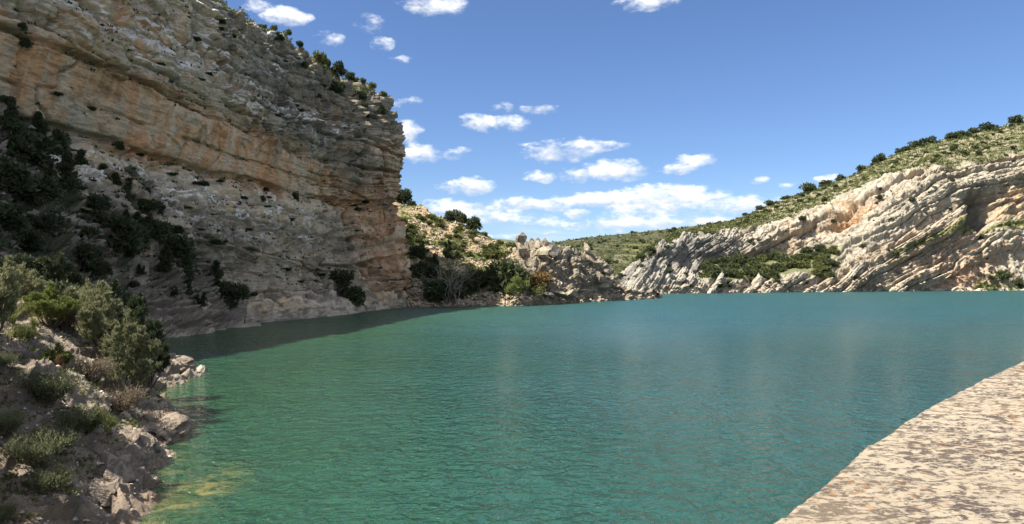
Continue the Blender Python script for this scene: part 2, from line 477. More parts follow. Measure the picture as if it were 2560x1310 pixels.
# vertical joints and buttresses, stronger toward the prow
vert = fbm(Sc / 7, Z / 40, X * 0 + 3, 4, 51, ridged=True)
D += (vert - .3) * (.7 + 1.7 * sstep(Sc, 112, 150)) * (1 - .7 * smoothzone)
crack = pn(Sc / 5.5 + fbm(X / 6, Y / 6, Z / 6, 2, 55) * 1.0, Z / 30, 0, 57)
D -= 1.9 * np.exp(-(crack / .04) ** 2) * sstep(pn(Sc / 9, Z / 9, 5, 58), -.1, .2) * (1 - .6 * smoothzone)
f1, ed, fc, fr = facets(Sc / 5.5, Z / 4.0, X / 5, 5)
D += (fc * 1.1 + (fr - .5) * .9) * (.2 + 1.0 * sstep(Sc, 105, 140)) * (1 - .8 * smoothzone)
f1b, edb, fcb, frb = facets(X / 1.3, Y / 1.6, Z / 1.0, 25)
D += (fcb * .2 + (frb - .5) * .2) * (1 - .6 * smoothzone)
D += fbm(X / 8, Y / 8, Z / 5, 5, 61) * .65 * (1 - .6 * smoothzone)
D += fbm(X / .9, Y / .9, Z / .6, 3, 71) * .16
D += (facets(Sc / 3.2, Z / 4.5, X / 4, 95)[2] * .9) * (1 - .6 * smoothzone)
fadeD = sstep(ZL, -2, 2) * (1 - .55 * sstep(ZL, 51, 55))
lowz = 1 - sstep(ZL, 1.4, 2.4)
for z0_, dep, hw in [(30.7, 1.5, .35), (22.9, 1.1, .4), (36.6, 1.3, .4), (12.0, 1.6, .3), (42.5, 1.0, .35), (26.2, .5, .15), (8.0, .8, .25), (46.6, .9, .3), (33.3, .8, .2), (16.0, .8, .25)]:
    zz0 = z0_ + fbm(Sc / 12, z0_ * 3 + 0 * Sc, 0, 3, 56) * 1.0
    D -= dep * np.exp(-((ZL - zz0) / hw) ** 4) * sstep(pn(Sc / 11, z0_, 3, 59), -.35, .05)
D = D * fadeD * (1 - .35 * lowz)
P = P + N * D[..., None]
P[..., 2] += (1 - fadeD) * 0
N2 = gnormal(P)
if N2[450, 190, 0] < 0: N2 = -N2; cliff_flip = True
else: cliff_flip = False
up = N2[..., 2]
X, Y, Z = P[..., 0], P[..., 1], P[..., 2]
nA = fbm(X / 9, Y / 9, Z / 5, 4, 81); nB = fbm(X / 3, Y / 3, Z / 2, 4, 82); nC = fbm(Sc / 1.6, Z / 9, 0 * X, 4, 83); nD = fbm(X / 25, Y / 25, Z / 12, 3, 84)
bandn = h1(i2, 5); bandm = h1(i3, 6)
col = np.broadcast_to(GREY, P.shape).copy()
col = lerp3(col, BUFF, np.clip(sstep(nA + .35 * nD, -.18, .25) * .75 + (bandn - .5) * .35, 0, 1))
zone = sstep(ZL, 20.5, 23) * (1 - sstep(ZL, 29.5, 33))
col = lerp3(col, PINK, zone * sstep(nD + nA * .6, -.35, .1) * .85)
col = lerp3(col, ORANGE, zone * sstep(nA + .6 * nC, .05, .4) * .75)
col = lerp3(col, C(.40, .36, .29), zone * sstep(-nB - .3 * nC, .02, .35) * .7)
zone2 = sstep(ZL, 29, 31) * (1 - sstep(ZL, 38, 47))
col = lerp3(col, ORANGE * .85, zone2 * sstep(-up, .02, .35) * sstep(nB + nA, -.1, .3) * .7)
prow = sstep(Sc, 139, 148) * (1 - sstep(ZL, 23, 31)) * sstep(ZL, 2.2, 4)
col = lerp3(col, C(.50, .31, .19), prow * sstep(nA + .5 * nB, -.4, 0) * .9)
col = lerp3(col, C(.50, .27, .13), prow * sstep(nC, .0, .3) * .5)
pn2 = sstep(Sc, 148, 156) * sstep(ZL, 24, 27) * (1 - sstep(ZL, 36, 44))
col = lerp3(col, ORANGE * .8, pn2 * sstep(nB, -.2, .2) * .7)
# dark weathering films and drip streaks
redz = zone * sstep(fbm(Sc / 6, ZL / 7, 0 * X, 4, 86) + .25 * nC, .0, .22) + .8 * sstep(ZL, 30, 33) * (1 - sstep(ZL, 41, 45)) * sstep(fbm(Sc / 10, ZL / 2.2, 0 * X, 4, 87), .12, .3)
col = lerp3(col, C(.56, .285, .135), np.clip(redz, 0, 1) * .75)
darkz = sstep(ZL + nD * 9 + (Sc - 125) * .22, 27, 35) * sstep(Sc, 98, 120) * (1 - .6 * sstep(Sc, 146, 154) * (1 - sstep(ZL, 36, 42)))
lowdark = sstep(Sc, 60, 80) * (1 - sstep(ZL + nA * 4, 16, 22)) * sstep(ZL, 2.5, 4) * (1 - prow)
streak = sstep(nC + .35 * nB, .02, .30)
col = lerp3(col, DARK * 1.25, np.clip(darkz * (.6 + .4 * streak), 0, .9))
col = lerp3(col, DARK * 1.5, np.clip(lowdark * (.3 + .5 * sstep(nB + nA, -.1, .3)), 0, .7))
col = lerp3(col, DARK * 1.3, streak * sstep(nA, -.1, .3) * .5)
stain = sstep(fbm(Sc / 1.3, ZL / 16, 0 * X, 4, 97), .08, .3) * sstep(fbm(Sc / 12, ZL / 8, 0 * X, 3, 98), -.1, .2)
col = lerp3(col, C(.20, .185, .165), stain * .6)
pst = sstep(fbm(Sc / 1.0, ZL / 12, 0 * X, 4, 99), .12, .32)
col = lerp3(col, C(.62, .55, .44), pst * .45 * (1 - sstep(Sc, 118, 135) * sstep(ZL, 33, 38)))
spots = sstep(fbm(X / .8, Y / .8, Z / .8, 3, 91), .12, .3) * sstep(nA + nB, -.2, .3)
col = lerp3(col, DARK, spots * .6 * (1 - zone * .8))
# bleached white ledges
wl = (np.exp(-((ZL - 18.6 - nA * 3) / 2.6) ** 2) * sstep(Sc, 62, 75) * (1 - sstep(Sc, 118, 134))
      + np.exp(-((ZL - 38.5 - nA * 4 + (Sc - 90) * .03) / 2.2) ** 2) + np.exp(-((ZL - 50.5) / 1.1) ** 2) * (1 - sstep(Sc, 122, 138)) + .28 * sstep(ZL, 33, 37) * (1 - sstep(Sc, 125, 140)))
wl = wl + 1.0 * sstep(ZL, 31, 34) * (1 - sstep(Sc, 120, 132)) * sstep(fbm(Sc / 13, ZL / 5, 0 * X, 3, 88), .06, .2) + .8 * sstep(ZL, 13, 15) * (1 - sstep(ZL, 20.5, 22)) * (1 - sstep(Sc, 118, 134)) * sstep(fbm(Sc / 9, ZL / 1.3, 0 * X, 3, 89), .0, .14)
white = np.clip(wl, 0, 1) * sstep(up, -.15, .3) * sstep(nB + .5 * fbm(X, Y, Z * 2.5, 2, 95), -.1, .1)
col = lerp3(col, WHITE, np.clip(white, 0, 1) * .95)
# paler patches scraped by water at the foot
col = lerp3(col, PALE * .75, (1 - sstep(ZL + nB * 2, 1.2, 2.2)) * .6)
col = lerp3(col, C(.13, .12, .11), (1 - sstep(ZL, 3.5, 5)) * sstep(nB + .6 * (bandm - .5), -.02, .2) * .75)
patch = sstep(ZL, 4, 6) * (1 - sstep(ZL, 8, 11)) * sstep(Sc, 98, 110) * (1 - sstep(Sc, 128, 138)) * sstep(nB, .05, .2)
col = lerp3(col, C(.42, .36, .27), patch * .8)
# moss, soil and low plants on ledges and on the plateau
veg = sstep(up, .35, .7) * sstep(nB + nA * .5, -.05, .25) * (.5 + .5 * sstep(ZL, 3, 5))
col = lerp3(col, C(.045, .06, .03), veg * (1 - np.clip(white, 0, 1)) * .75)
plat = sstep(ZL, 50.8, 52)
col = lerp3(col, C(.20, .17, .12), plat * .8); col = lerp3(col, C(.10, .12, .045), plat * sstep(nB, -.1, .15) * .8)
col = col * (1 + .16 * (bandm - .5) + .22 * (bandn - .5))[..., None]
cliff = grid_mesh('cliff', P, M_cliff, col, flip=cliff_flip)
tag(cliff, kind='structure')
CLIFF = P; CLIFF_N = N2; CLIFF_S = Sc; CLIFF_Z = ZL

# ================================================================== left bank: foreground spur and scrub slope
ctl = [(-7, 2, 0), (-8.2, 8, 0), (-9.2, 13, 0), (-10.5, 19.5, 0), (-12.1, 23.3, 0), (-13.4, 27.5, 0), (-15.4, 31, 0), (-16.6, 34.5, 0), (-19.5, 38, 0), (-21.5, 42, 0),
       (-21.8, 46, 0), (-23.2, 50, 0), (-26, 52.5, 0), (-31, 56, 0), (-35.5, 64, 0), (-38, 72, 0), (-38.6, 80, 0), (-38.3, 90, 0), (-38, 102, 0),
       (-5, 8, -2), (-6.5, 15, -1.7), (-7.3, 20, -1.3), (-8.5, 24.5, -1.1), (-10.2, 28.5, -1.8), (-12.5, 34.5, -2.3), (-16, 40, -2.6), (-18, 47, -2.5), (-21, 53, -2.2), (-27, 58, -2.5), (-32, 68, -3), (-34, 80, -3.5), (-33, 95, -3.5),
       (-11.6, 16, 1.3), (-11.1, 17.5, .8), (-14, 19, 2.1), (-16.3, 22, 3.1), (-17, 26, 2.5), (-19.8, 33, 3.6), (-21.1, 31, 4.1), (-20.7, 28, 4.5),
       (-17.8, 31, 1.5), (-15.6, 29.5, .9), (-18.1, 29, 2.75), (-12.6, 22.5, .75), (-12.9, 20.5, 1.3), (-20.5, 38, 1.7), (-24, 43, 2.2), (-24.3, 48.5, 1.6), (-27, 49, 3.0),
       (-25.5, 36, 4.9), (-29.6, 42, 6.2), (-31, 40, 7), (-37, 50, 9.6), (-37.5, 60, 6.7), (-37, 65, 4.4), (-40.5, 75, 3.2), (-33, 52, 5.2),
       (-50, 68, 23), (-44.4, 60, 16.6), (-46, 80, 15.8), (-43, 85, 12.5), (-41.3, 95, 7), (-45, 105, 5), (-50, 100, 10), (-44, 72, 12), (-41.5, 68, 9),
       (-30, 20, 8.5), (-25, 12, 7), (-20, 5, 6), (-50, 30, 15), (-60, 50, 23), (-68, 70, 26), (-62, 85, 24), (-12, 5, 2.3), (-14, 12, 3.0), (-38, 35, 11), (-60, 10, 20), (-40, 0, 12), (-60, -25, 20), (-20, -20, 6), (-8, -10, 1)]
ctl = np.array(ctl)


def tps_fit(c):
    d = np.linalg.norm(c[:, None, :2] - c[None, :, :2], axis=2)
    K = np.where(d > 0, d * d * np.log(d + 1e-12), 0) + np.eye(len(c)) * 0.6
    A = np.zeros((len(c) + 3,) * 2); A[:len(c), :len(c)] = K
    A[:len(c), -3] = 1; A[:len(c), -2:] = c[:, :2]; A[-3, :len(c)] = 1; A[-2:, :len(c)] = c[:, :2].T
    return np.linalg.solve(A, np.concatenate([c[:, 2], [0, 0, 0]]))


def tps(c, wt_, x, y):
    o = wt_[-3] + wt_[-2] * x + wt_[-1] * y
    for k_ in range(len(c)):
        d2 = (x - c[k_, 0]) ** 2 + (y - c[k_, 1]) ** 2 + 1e-9
        o = o + wt_[k_] * .5 * d2 * np.log(d2)
    return o


W_LEFT = tps_fit(ctl)


def shore_x(y):
    sh = np.array([(-25, -6), (2, -7), (8, -8.2), (13, -9.2), (19.5, -10.5), (23.3, -12.1), (27.5, -13.4), (31, -15.4), (34.5, -16.6), (38, -19.5), (42, -21.5), (46, -21.8), (50, -23.2), (52.5, -26), (56, -31), (64, -35.5), (72, -38), (80, -38.6), (110, -38)])
    return np.interp(y, sh[:, 0], sh[:, 1])


def left_bank():
    ya = np.concatenate([np.linspace(-25, 9, 60, endpoint=False), 9 * (112 / 9) ** (np.linspace(0, 1, 560))])
    # x measured from the shoreline inwards, fine near the water and coarse uphill
    q = np.concatenate([np.linspace(-6, -1, 14, endpoint=False), np.linspace(-1, 12, 230, endpoint=False), 12 * (70 / 12.) ** np.linspace(0, 1, 150)])
    Yg, Q = np.meshgrid(ya, q, indexing='ij')
    Xg = blur(shore_x(Yg), 9) - Q * (1 + .5 * sstep(Yg, 20, 60) * sstep(Q, 0, 8))
    H = tps(ctl, W_LEFT, Xg, Yg)
    H = np.minimum(H, 27)
    base = np.stack([Xg, Yg, H], -1)
    Nn = blur(gnormal(base), 7); Nn /= np.linalg.norm(Nn, axis=2)[..., None]
    if Nn[300, 200, 2] < 0: Nn = -Nn
    far = sstep(Yg, 38, 60)
    amp = 1 + 1.4 * far
    D = fbm(Xg / 6, Yg / 6, H / 6, 4, 101) * .9
    f1, e1, c1, r1 = facets(Xg / 2.6 + fbm(Xg / 3, Yg / 3, 0, 2, 110) * .5, Yg / 2.1, H / 1.5, 33)
    f2, e2, c2, r2 = facets(Xg / .8, Yg / .7 + fbm(Xg, Yg, 0, 2, 111) * .4, H / .6, 43)
    f3, e3, c3, r3 = facets(Xg / .27, Yg / .25, H / .22, 53)
    # tilted beds running down to the water
    wcb = H * .85 + Xg * .18 + Yg * .25 + fbm(Xg / 4, Yg / 4, H / 4, 3, 112) * .7
    bb, ib = beds(wcb, Xg * .8 - Yg * .5, 14, .35, 1.1, .3, 1.5, 5, .7, .5)
    bs, ib2 = beds(wcb, Xg * .8 - Yg * .5, 15, .08, .3, .09, .4, 1.6, .7, .5)
    D += c1 * .40 + (r1 - .5) * .30 + (c2 * .13 + (r2 - .5) * .09) * (.5 + .5 * far) + c3 * .03 + bb * 1.0 + bs
    D += fbm(Xg / .5, Yg / .5, H / .5, 4, 113) * .09
    # larger ledges on the far part of the slope
    lb, il = beds(H + fbm(Xg / 8, Yg / 8, 0, 3, 115) * .9, Xg * .4 + Yg, 16, .8, 2.4, 1.0, 3, 10, .6, .5)
    lb2, il2 = beds(H + fbm(Xg / 5, Yg / 5, 0, 3, 118) * .6, Xg * .4 + Yg, 18, .3, .9, .5, 1.2, 5, .8, .5)
    D = D * amp + (lb * 1.6 + lb2 * 1.3) * far * (1 - .6 * sstep(H, 9, 14)) * sstep(H, -.3, .8)
    Pn = base + Nn * D[..., None] * (.35 + .65 * sstep(H, -1.5, .3))[..., None]
    # erosion runnels toward the water on the foreground rock
    run = fbm((Yg * .9 + Xg * .45) / .9, (Xg - Yg) / 6, 0, 3, 117, ridged=True)
    Pn[..., 2] += (run - .4) * .22 * (1 - far) * sstep(H, -.6, .5)
    nn = gnormal(Pn)
    fl = nn[300, 200, 2] < 0
    if fl: nn = -nn
    upn = nn[..., 2]
    x, y, z = Pn[..., 0], Pn[..., 1], Pn[..., 2]
    nA = fbm(x / 3, y / 3, z / 3, 4, 121); nB = fbm(x / .8, y / .8, z / .8, 4, 122); nL = fbm(x / 9, y / 9, z / 9, 3, 123)
    col = np.broadcast_to(C(.195, .158, .122), Pn.shape).copy()
    col = lerp3(col, C(.115, .098, .085), sstep(nA, -.1, .3) * .8)
    col = lerp3(col, C(.29, .24, .19), sstep(nB, .05, .35) * .7)
    col = lerp3(col, C(.30, .20, .13), sstep(nL + nB * .4, .15, .4) * .4)
    col = lerp3(col, C(.40, .345, .28), sstep(upn, .55, .85) * sstep(y, 24, 28) * (1 - sstep(y, 33, 37)) * sstep(x, -24, -21) * .6)
    col = lerp3(col, DARK * 1.2, sstep(fbm(x / .4, y / .4, z / .4, 3, 127), .08, .3) * .5)
    # shade-grown scrub ground on the upper slope
    fv = sstep(y + z * 1.5, 50, 70)
    col = lerp3(col, C(.11, .10, .095), far * sstep(nB + (h1(il, 5) - .5) * .6 + (h1(il2, 5) - .5) * .4, -.05, .25) * .6)
    col = lerp3(col, C(.46, .43, .385), far * sstep(upn, .2, .6) * sstep(h1(il2, 7) + nA, .3, .6) * .75)
    vg = fv * sstep(z, 4, 9) * sstep(nA + nL * .8, -.28, .05)
    col = lerp3(col, C(.25, .215, .185), fv * .7)
    col = lerp3(col, C(.042, .052, .026), vg * .9)
    rim = (1 - sstep(z + nB * .3, .15, .9)) * far
    col = lerp3(col, PALE * .8, rim * .7)
    wet = (1 - sstep(z + nB * .15, .02, .3)) * (1 - far)
    col = lerp3(col, C(.22, .17, .12), wet * .7)
    o = grid_mesh('rocky_bank', Pn, M_near, col, flip=fl)
    tag(o, kind='structure')
    return Pn, nn


LBANK, LBANK_N = left_bank()


def table_surface(us, levels, nu, nl, uw=None, lw=None):
    """levels: list of (vs, ds) rows at the stations; shore rows give v=None -> z=0"""
    L = []
    for vs, ds in levels:
        row = []
        for u, v, d in zip(us, vs, ds):
            x, y, z = ray(u, v, d)
            row.append((x, y, z))
        L.append(row)
    L = np.array(L)
    su = np.linspace(us[0], us[-1], nu) if uw is None else uw
    A = np.stack([crom(np.array(us, float), L[i], su) for i in range(len(L))])
    k = np.arange(len(L), dtype=float)
    sl = np.linspace(0, len(L) - 1, nl) if lw is None else lw
    i = np.clip(np.floor(sl).astype(int), 0, len(L) - 2)
    t = (sl - i)
    ts = t[:, None, None]
    B = A[i] * (1 - ts) + A[i + 1] * ts
    return B.transpose(1, 0, 2), su, sl


# ================================================================== middle headland
def vz(z, d): return HORV - (z - CAMZ) * FPX / d


def mid_hill():
    us = [900, 960, 1010, 1060, 1120, 1180, 1240, 1290, 1340, 1400, 1450, 1500, 1540, 1570, 1605, 1640, 1652]
    dsh = [150, 152, 154, 156, 158, 160, 161, 162, 166, 174, 182, 191, 198, 202, 208, 214, 218]
    r0 = ([vz(-4, d) for d in dsh], [d - 2 for d in dsh])
    r1 = ([vz(-.2, d) for d in dsh], dsh)
    l2v = [752, 750, 748, 746, 745, 744, 744, 742, 738, 728, 728, 735, 737, 737, 736, 735, 741]
    r2 = (l2v, [d + 3 for d in dsh])
    l3v = [640, 640, 660, 690, 700, 700, 705, 705, 700, 695, 690, 700, 715, 724, 731, 735, 741]
    l3d = [175, 175, 172, 170, 171, 172, 173, 174, 176, 181, 188, 196, 202, 206, 210, 216, 219]
    r3 = (l3v, l3d)
    l4v = [560, 560, 580, 610, 625, 640, 650, 640, 635, 640, 640, 665, 702, 730, 732, 734, 741]
    l4d = [192, 192, 188, 186, 187, 188, 190, 187, 184, 187, 192, 199, 204, 207, 211, 217, 220]
    r4 = (l4v, l4d)
    l5v = [470, 490, 508, 522, 551, 572, 600, 606, 611, 621, 628, 652, 692, 733, 734, 732, 742]
    l5d = [225, 220, 215, 210, 208, 208, 207, 198, 191, 193, 197, 203, 207, 210, 213, 218, 222]
    r5 = (l5v, l5d)
    r6 = ([v + 22 for v in l5v], [d + 14 for d in l5d])
    r7 = ([vz(-3, d + 60) for d in l5d], [d + 60 for d in l5d])
    su = np.concatenate([np.linspace(900, 985, 30, endpoint=False), np.linspace(985, 1652, 540)])
    sl = np.concatenate([np.linspace(0, 1, 8, endpoint=False), np.linspace(1, 2, 40, endpoint=False), np.linspace(2, 5, 215, endpoint=False), np.linspace(5, 7, 30)])
    P, su, sl = table_surface(us, [r0, r1, r2, r3, r4, r5, r6, r7], 0, 0, su, sl)
    N = blur(gnormal(P), 15); N /= np.linalg.norm(N, axis=2)[..., None]
    if N[300, 150, 2] < 0: N = -N
    X, Y, Z = P[..., 0], P[..., 1], P[..., 2]
    U = np.broadcast_to(su[:, None], X.shape); Lc = np.broadcast_to(sl[None], X.shape)
    rocky = sstep(U + fbm(X / 6, Y / 6, Z / 6, 2, 200) * 40, 1270, 1300)
    shore = 1 - sstep(Z + fbm(X / 4, Y / 4, Z / 4, 2, 203), 2.2, 4.0)
    rk = np.maximum(rocky, shore * .6)
    f1, e1, c1, r1_ = facets(X / 4.2 + fbm(X / 5, Y / 5, Z / 5, 2, 201) * .4, Y / 4.2, Z / 3.6, 61)
    f2, e2, c2, r2_ = facets(X / 1.7, Y / 1.7, Z / 1.4, 62)
    f3, e3, c3, r3_ = facets(X / .8, Y / .8, Z / .7, 63)
    D = rocky * (c1 * 2.0 + (r1_ - .5) * 1.6 - .7 * (1 - sstep(e1, 0, .12))) + rk * (c2 * .8 + (r2_ - .5) * .6 - .35 * (1 - sstep(e2, 0, .12))) + (rk * .8 + .12) * (c3 * .5 + (r3_ - .5) * .4)
    D += fbm(X / 8, Y / 8, Z / 8, 4, 205) * (1.4 - .4 * rocky) + fbm(X / 1.5, Y / 1.5, Z / 1.5, 3, 206) * .35
    # a few thin beds on the soil slope
    bb, ib = beds(Z - .15 * X + fbm(X / 9, Y / 9, 0, 3, 208) * 1.5, X, 17, .8, 3, .5, 3, 9, .5, .5)
    D += bb * (1 - rocky) * sstep(fbm(X / 10, Y / 10, 0, 2, 209), -.05, .2) * 1.1
    lim = np.clip((U - 1545) / 60, 0, 1)
    D *= (1 - .45 * lim) * (.3 + .7 * sstep(Lc, .5, 1.1))
    P = P + N * D[..., None]
    n2 = gnormal(P); fl = n2[300, 150, 2] < 0
    if fl: n2 = -n2
    up = n2[..., 2]
    X, Y, Z = P[..., 0], P[..., 1], P[..., 2]
    nA = fbm(X / 7, Y / 7, Z / 7, 4, 211); nB = fbm(X / 2, Y / 2, Z / 2, 4, 212); nC = fbm(X / .7, Y / .7, Z / .7, 3, 213)
    soil = np.broadcast_to(C(.31, .235, .15), P.shape).copy()
    soil = lerp3(soil, C(.40, .27, .14), sstep(nA + .5 * nB, 0, .3) * sstep(Z, 8, 14))
    soil = lerp3(soil, C(.27, .225, .17), sstep(nB, .0, .3) * .7)
    gm = sstep(-nA * .8 + nB * .9 + .35 * nC + (12 - Z) * .012 + .05, -.10, .12)
    soil = lerp3(soil, C(.095, .115, .032), gm * .85)
    soil = lerp3(soil, C(.06, .075, .03), sstep(nC, .1, .3) * gm * .8)
    rock = np.broadcast_to(C(.25, .215, .165), P.shape).copy()
    rock = lerp3(rock, C(.20, .18, .155), sstep(nA + nB * .5, -.05, .25) * .7)
    rock = lerp3(rock, C(.35, .30, .23), sstep(r2_ + nB * .6, .65, .95) * .8)
    rock = lerp3(rock, DARK * 1.4, sstep(nC + .3 * nB, .15, .35) * .45)
    rock = lerp3(rock, C(.10, .115, .04), sstep(up, .6, .85) * sstep(nB, .0, .25) * .5)
    col = lerp3(soil, rock, rocky) if False else soil * (1 - rocky[..., None]) + rock * rocky[..., None]
    rim = 1 - sstep(Z + nB * .8, 1.2, 2.2)
    col = lerp3(col, C(.36, .315, .25), rim * .85)
    o = grid_mesh('headland', P, M_hill, col, flip=fl)
    tag(o, kind='structure')
    return P, n2, U, Lc


MID, MID_N, MID_U, MID_L = mid_hill()


# ================================================================== right hillside
def right_hill():
    us = [1500, 1560, 1610, 1650, 1720, 1800, 1900, 2000, 2100, 2200, 2300, 2400, 2500, 2600, 2750, 3000]
    dsh = [262, 264, 266, 270, 278, 285, 292, 299, 305, 310, 315, 319, 323, 327, 334, 345]
    r0 = ([vz(-5, d - 3) for d in dsh], [d - 3 for d in dsh])
    r1 = ([vz(-.3, d) for d in dsh], dsh)
    v2 = [722, 712, 695, 690, 702, 704, 700, 694, 690, 685, 678, 676, 690, 700, 700, 700]
    r2 = (v2, [d + 5 for d in dsh])
    v3 = [718, 698, 672, 660, 655, 648, 640, 632, 622, 600, 590, 585, 575, 575, 570, 560]
    r3 = (v3, [d + k for d, k in zip(dsh, [7, 8, 9, 12, 24, 34, 38, 36, 26, 16, 14, 20, 26, 30, 30, 30])])
    v4 = [715, 690, 655, 625, 603, 593, 596, 570, 530, 500, 495, 530, 520, 500, 470, 440]
    r4 = (v4, [d + k for d, k in zip(dsh, [9, 11, 13, 20, 33, 42, 46, 48, 44, 36, 32, 40, 44, 46, 46, 46])])
    v5 = [713, 684, 640, 613, 590, 577, 566, 530, 486, 446, 424, 412, 392, 372, 340, 310]
    r5 = (v5, [d + k for d, k in zip(dsh, [11, 14, 17, 28, 42, 54, 62, 66, 64, 60, 54, 52, 54, 56, 58, 60])])
    v6 = [713, 682, 634, 606, 580, 560, 524, 484, 452, 404, 362, 341, 316, 293, 265, 235]
    r6 = (v6, [d + k for d, k in zip(dsh, [14, 18, 24, 40, 62, 95, 115, 125, 125, 122, 118, 118, 120, 122, 125, 130])])
    r7 = ([v + 25 for v in v6], [d + 180 for d in dsh])
    su = np.concatenate([np.linspace(1500, 2620, 800, endpoint=False), np.linspace(2620, 3000, 50)])
    sl = np.concatenate([np.linspace(0, 1, 6, endpoint=False), np.linspace(1, 5, 300, endpoint=False), np.linspace(5, 6, 66, endpoint=False), np.linspace(6, 7, 10)])
    P, su, sl = table_surface(us, [r0, r1, r2, r3, r4, r5, r6, r7], 0, 0, su, sl)
    N = blur(gnormal(P), 19); N /= np.linalg.norm(N, axis=2)[..., None]
    if N[400, 200, 2] < 0: N = -N
    X, Y, Z = P[..., 0], P[..., 1], P[..., 2]
    U = np.broadcast_to(su[:, None], X.shape); Lc = np.broadcast_to(sl[None], X.shape)
    # bedding planes: steep at the left end, easing to the right and bending over in a fold
    xk = np.array([20, 60, 90, 120, 180, 230, 260, 300, 400.]); sk = np.array([1.35, 1.2, .75, .52, .50, .42, .16, .22, .3])
    xs_ = np.linspace(0, 420, 400); fs = np.cumsum(np.interp(xs_, xk, sk)) * (xs_[1] - xs_[0])
    fx = np.interp(X, xs_, fs)
    wc = (Z - fx + .10 * (Y - 300) + fbm(X / 30, Y / 30, Z / 30, 3, 301) * 3.0 + fbm(X / 7, Y / 7, Z / 7, 2, 302) * .6)
    sj = X * .9 + Z * .5 + fbm(X / 9, Y / 9, Z / 9, 3, 303) * 4
    wc = wc + fbm(X / 18, Y / 18, Z / 18, 2, 334) * 1.6
    b1, i1 = beds(wc, sj, 21, 4, 11, 3.6, 30, 90, .6, .35)
    b2, i2 = beds(wc, sj, 22, 1.5, 4, 1.2, 8, 26, .6, .5)
    b3, i3 = beds(wc, sj, 23, .5, 1.4, .5, 3, 9, .7, .5)
    f1, e1, c1, r1_ = facets(X / 7 + fbm(X / 9, Y / 9, Z / 9, 2, 304) * .4, Y / 7, Z / 5, 71)
    f2, e2, c2, r2_ = facets(X / 2.4, Y / 2.4, Z / 1.8, 72)
    bowl = sstep(Lc + fbm(X / 9, Y / 9, Z / 9, 3, 305) * .35, 1.95, 2.15) * (1 - sstep(Lc, 2.9, 3.1)) * sstep(U, 1735, 1780) * (1 - sstep(U + (Lc - 2.3) * 0, 2050, 2130))
    cap = sstep(Lc + fbm(X / 14, Y / 14, Z / 14, 3, 306) * .3, 4.95, 5.15)
    capl = cap * (1 - .45 * sstep(np.abs(pn(wc / 9, X / 120, 0, 307)), .22, .05))
    rockm = (1 - bowl) * (1 - .72 * cap)
    D = (b1 * 1.2 * (.55 + .45 * sstep(U, 1780, 1950)) + b2 * 1.2 + b3) * rockm + (c1 * 1.2 + (r1_ - .5) * 1.1) * rockm + (c2 * .8 + (r2_ - .5) * .6) * rockm
    D += fbm(X / 16, Y / 16, Z / 16, 5, 308) * 4.0 * (1 - .4 * cap) + fbm(X / 2, Y / 2, Z / 2, 3, 309) * .5
    vj = pn(sj / 12, Z / 60, 0, 310)
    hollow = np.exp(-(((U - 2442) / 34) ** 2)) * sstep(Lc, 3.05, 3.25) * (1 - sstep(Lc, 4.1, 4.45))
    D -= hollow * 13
    D += 5 * np.exp(-(((U - 2388) / 26) ** 2)) * sstep(Lc, 2.9, 3.2) * (1 - sstep(Lc, 4.3, 4.7))
    arch = np.exp(-(((U - 2140 - (Lc - 4) * 60) / 42) ** 2 + ((Lc - 3.9) / .28) ** 2))
    D -= arch * 6
    brk = fbm(X / 11, Y / 11, Z / 8, 3, 333)
    D -= 2.2 * sstep(brk, .12, .3) * rockm
    D -= 1.8 * np.exp(-(vj / .04) ** 2) * rockm * sstep(pn(X / 20, Z / 20, 0, 311), 0, .3)
    D *= (.25 + .75 * sstep(Lc, .7, 1.25)) * (1 - .7 * sstep(Lc, 5.7, 6.0)) * (.45 + .55 * sstep(U, 1530, 1700))
    P = P + N * D[..., None]
    n2 = gnormal(P); fl = n2[400, 200, 2] < 0
    if fl: n2 = -n2
    up = n2[..., 2]
    X, Y, Z = P[..., 0], P[..., 1], P[..., 2]
    nA = fbm(X / 16, Y / 16, Z / 10, 4, 321); nB = fbm(X / 4, Y / 4, Z / 4, 4, 322); nC = fbm(X / 1.4, Y / 1.4, Z / 1.4, 3, 323); nV = fbm(X / 2.5, Z / 18, 0 * X, 4, 324)
    col = np.broadcast_to(C(.335, .30, .24), P.shape).copy()
    col = lerp3(col, C(.235, .205, .165), sstep(nA + nB * .5, -.05, .25) * .65)
    col = lerp3(col, C(.41, .365, .285), sstep(h1(i2, 2) + nB * .8, .55, .9) * .7)
    left = 1 - sstep(U + nA * 120, 1760, 1980)
    col = lerp3(col, C(.285, .27, .24), left * .75)
    ox = sstep(-up + nB * .4, -.25, .15) * sstep(nA + (h1(i1, 4) - .5) * .8, -.02, .25) * (1 - left)
    col = lerp3(col, C(.42, .265, .15), ox * .6)
    col = lerp3(col, C(.42, .23, .10), arch * .85)
    col = lerp3(col, C(.44, .29, .16), np.exp(-(((U - 2530) / 50) ** 2 + ((Lc - 3.9) / .5) ** 2)) * .7)
    col = lerp3(col, C(.17, .165, .155), left * sstep(Lc, 2.85, 3.1) * (1 - sstep(Lc, 3.9, 4.3)) * .7)
    ox2 = 1.0 * np.exp(-(((U - 2400) / 90) ** 2 + ((Lc - 2.2) / 1.0) ** 2)) * sstep(h1(i3, 3) + nB * .5, .3, .6)
    col = lerp3(col, C(.42, .245, .145), ox2 * .85)
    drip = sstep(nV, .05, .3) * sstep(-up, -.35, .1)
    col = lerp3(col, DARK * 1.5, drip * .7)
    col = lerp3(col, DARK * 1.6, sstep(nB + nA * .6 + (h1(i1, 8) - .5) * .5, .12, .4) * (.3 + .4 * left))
    sd = np.exp(-(((U - 2435) / 38) ** 2)) * sstep(Lc, 3.2, 3.5) * (1 - sstep(Lc, 4.3, 4.6))
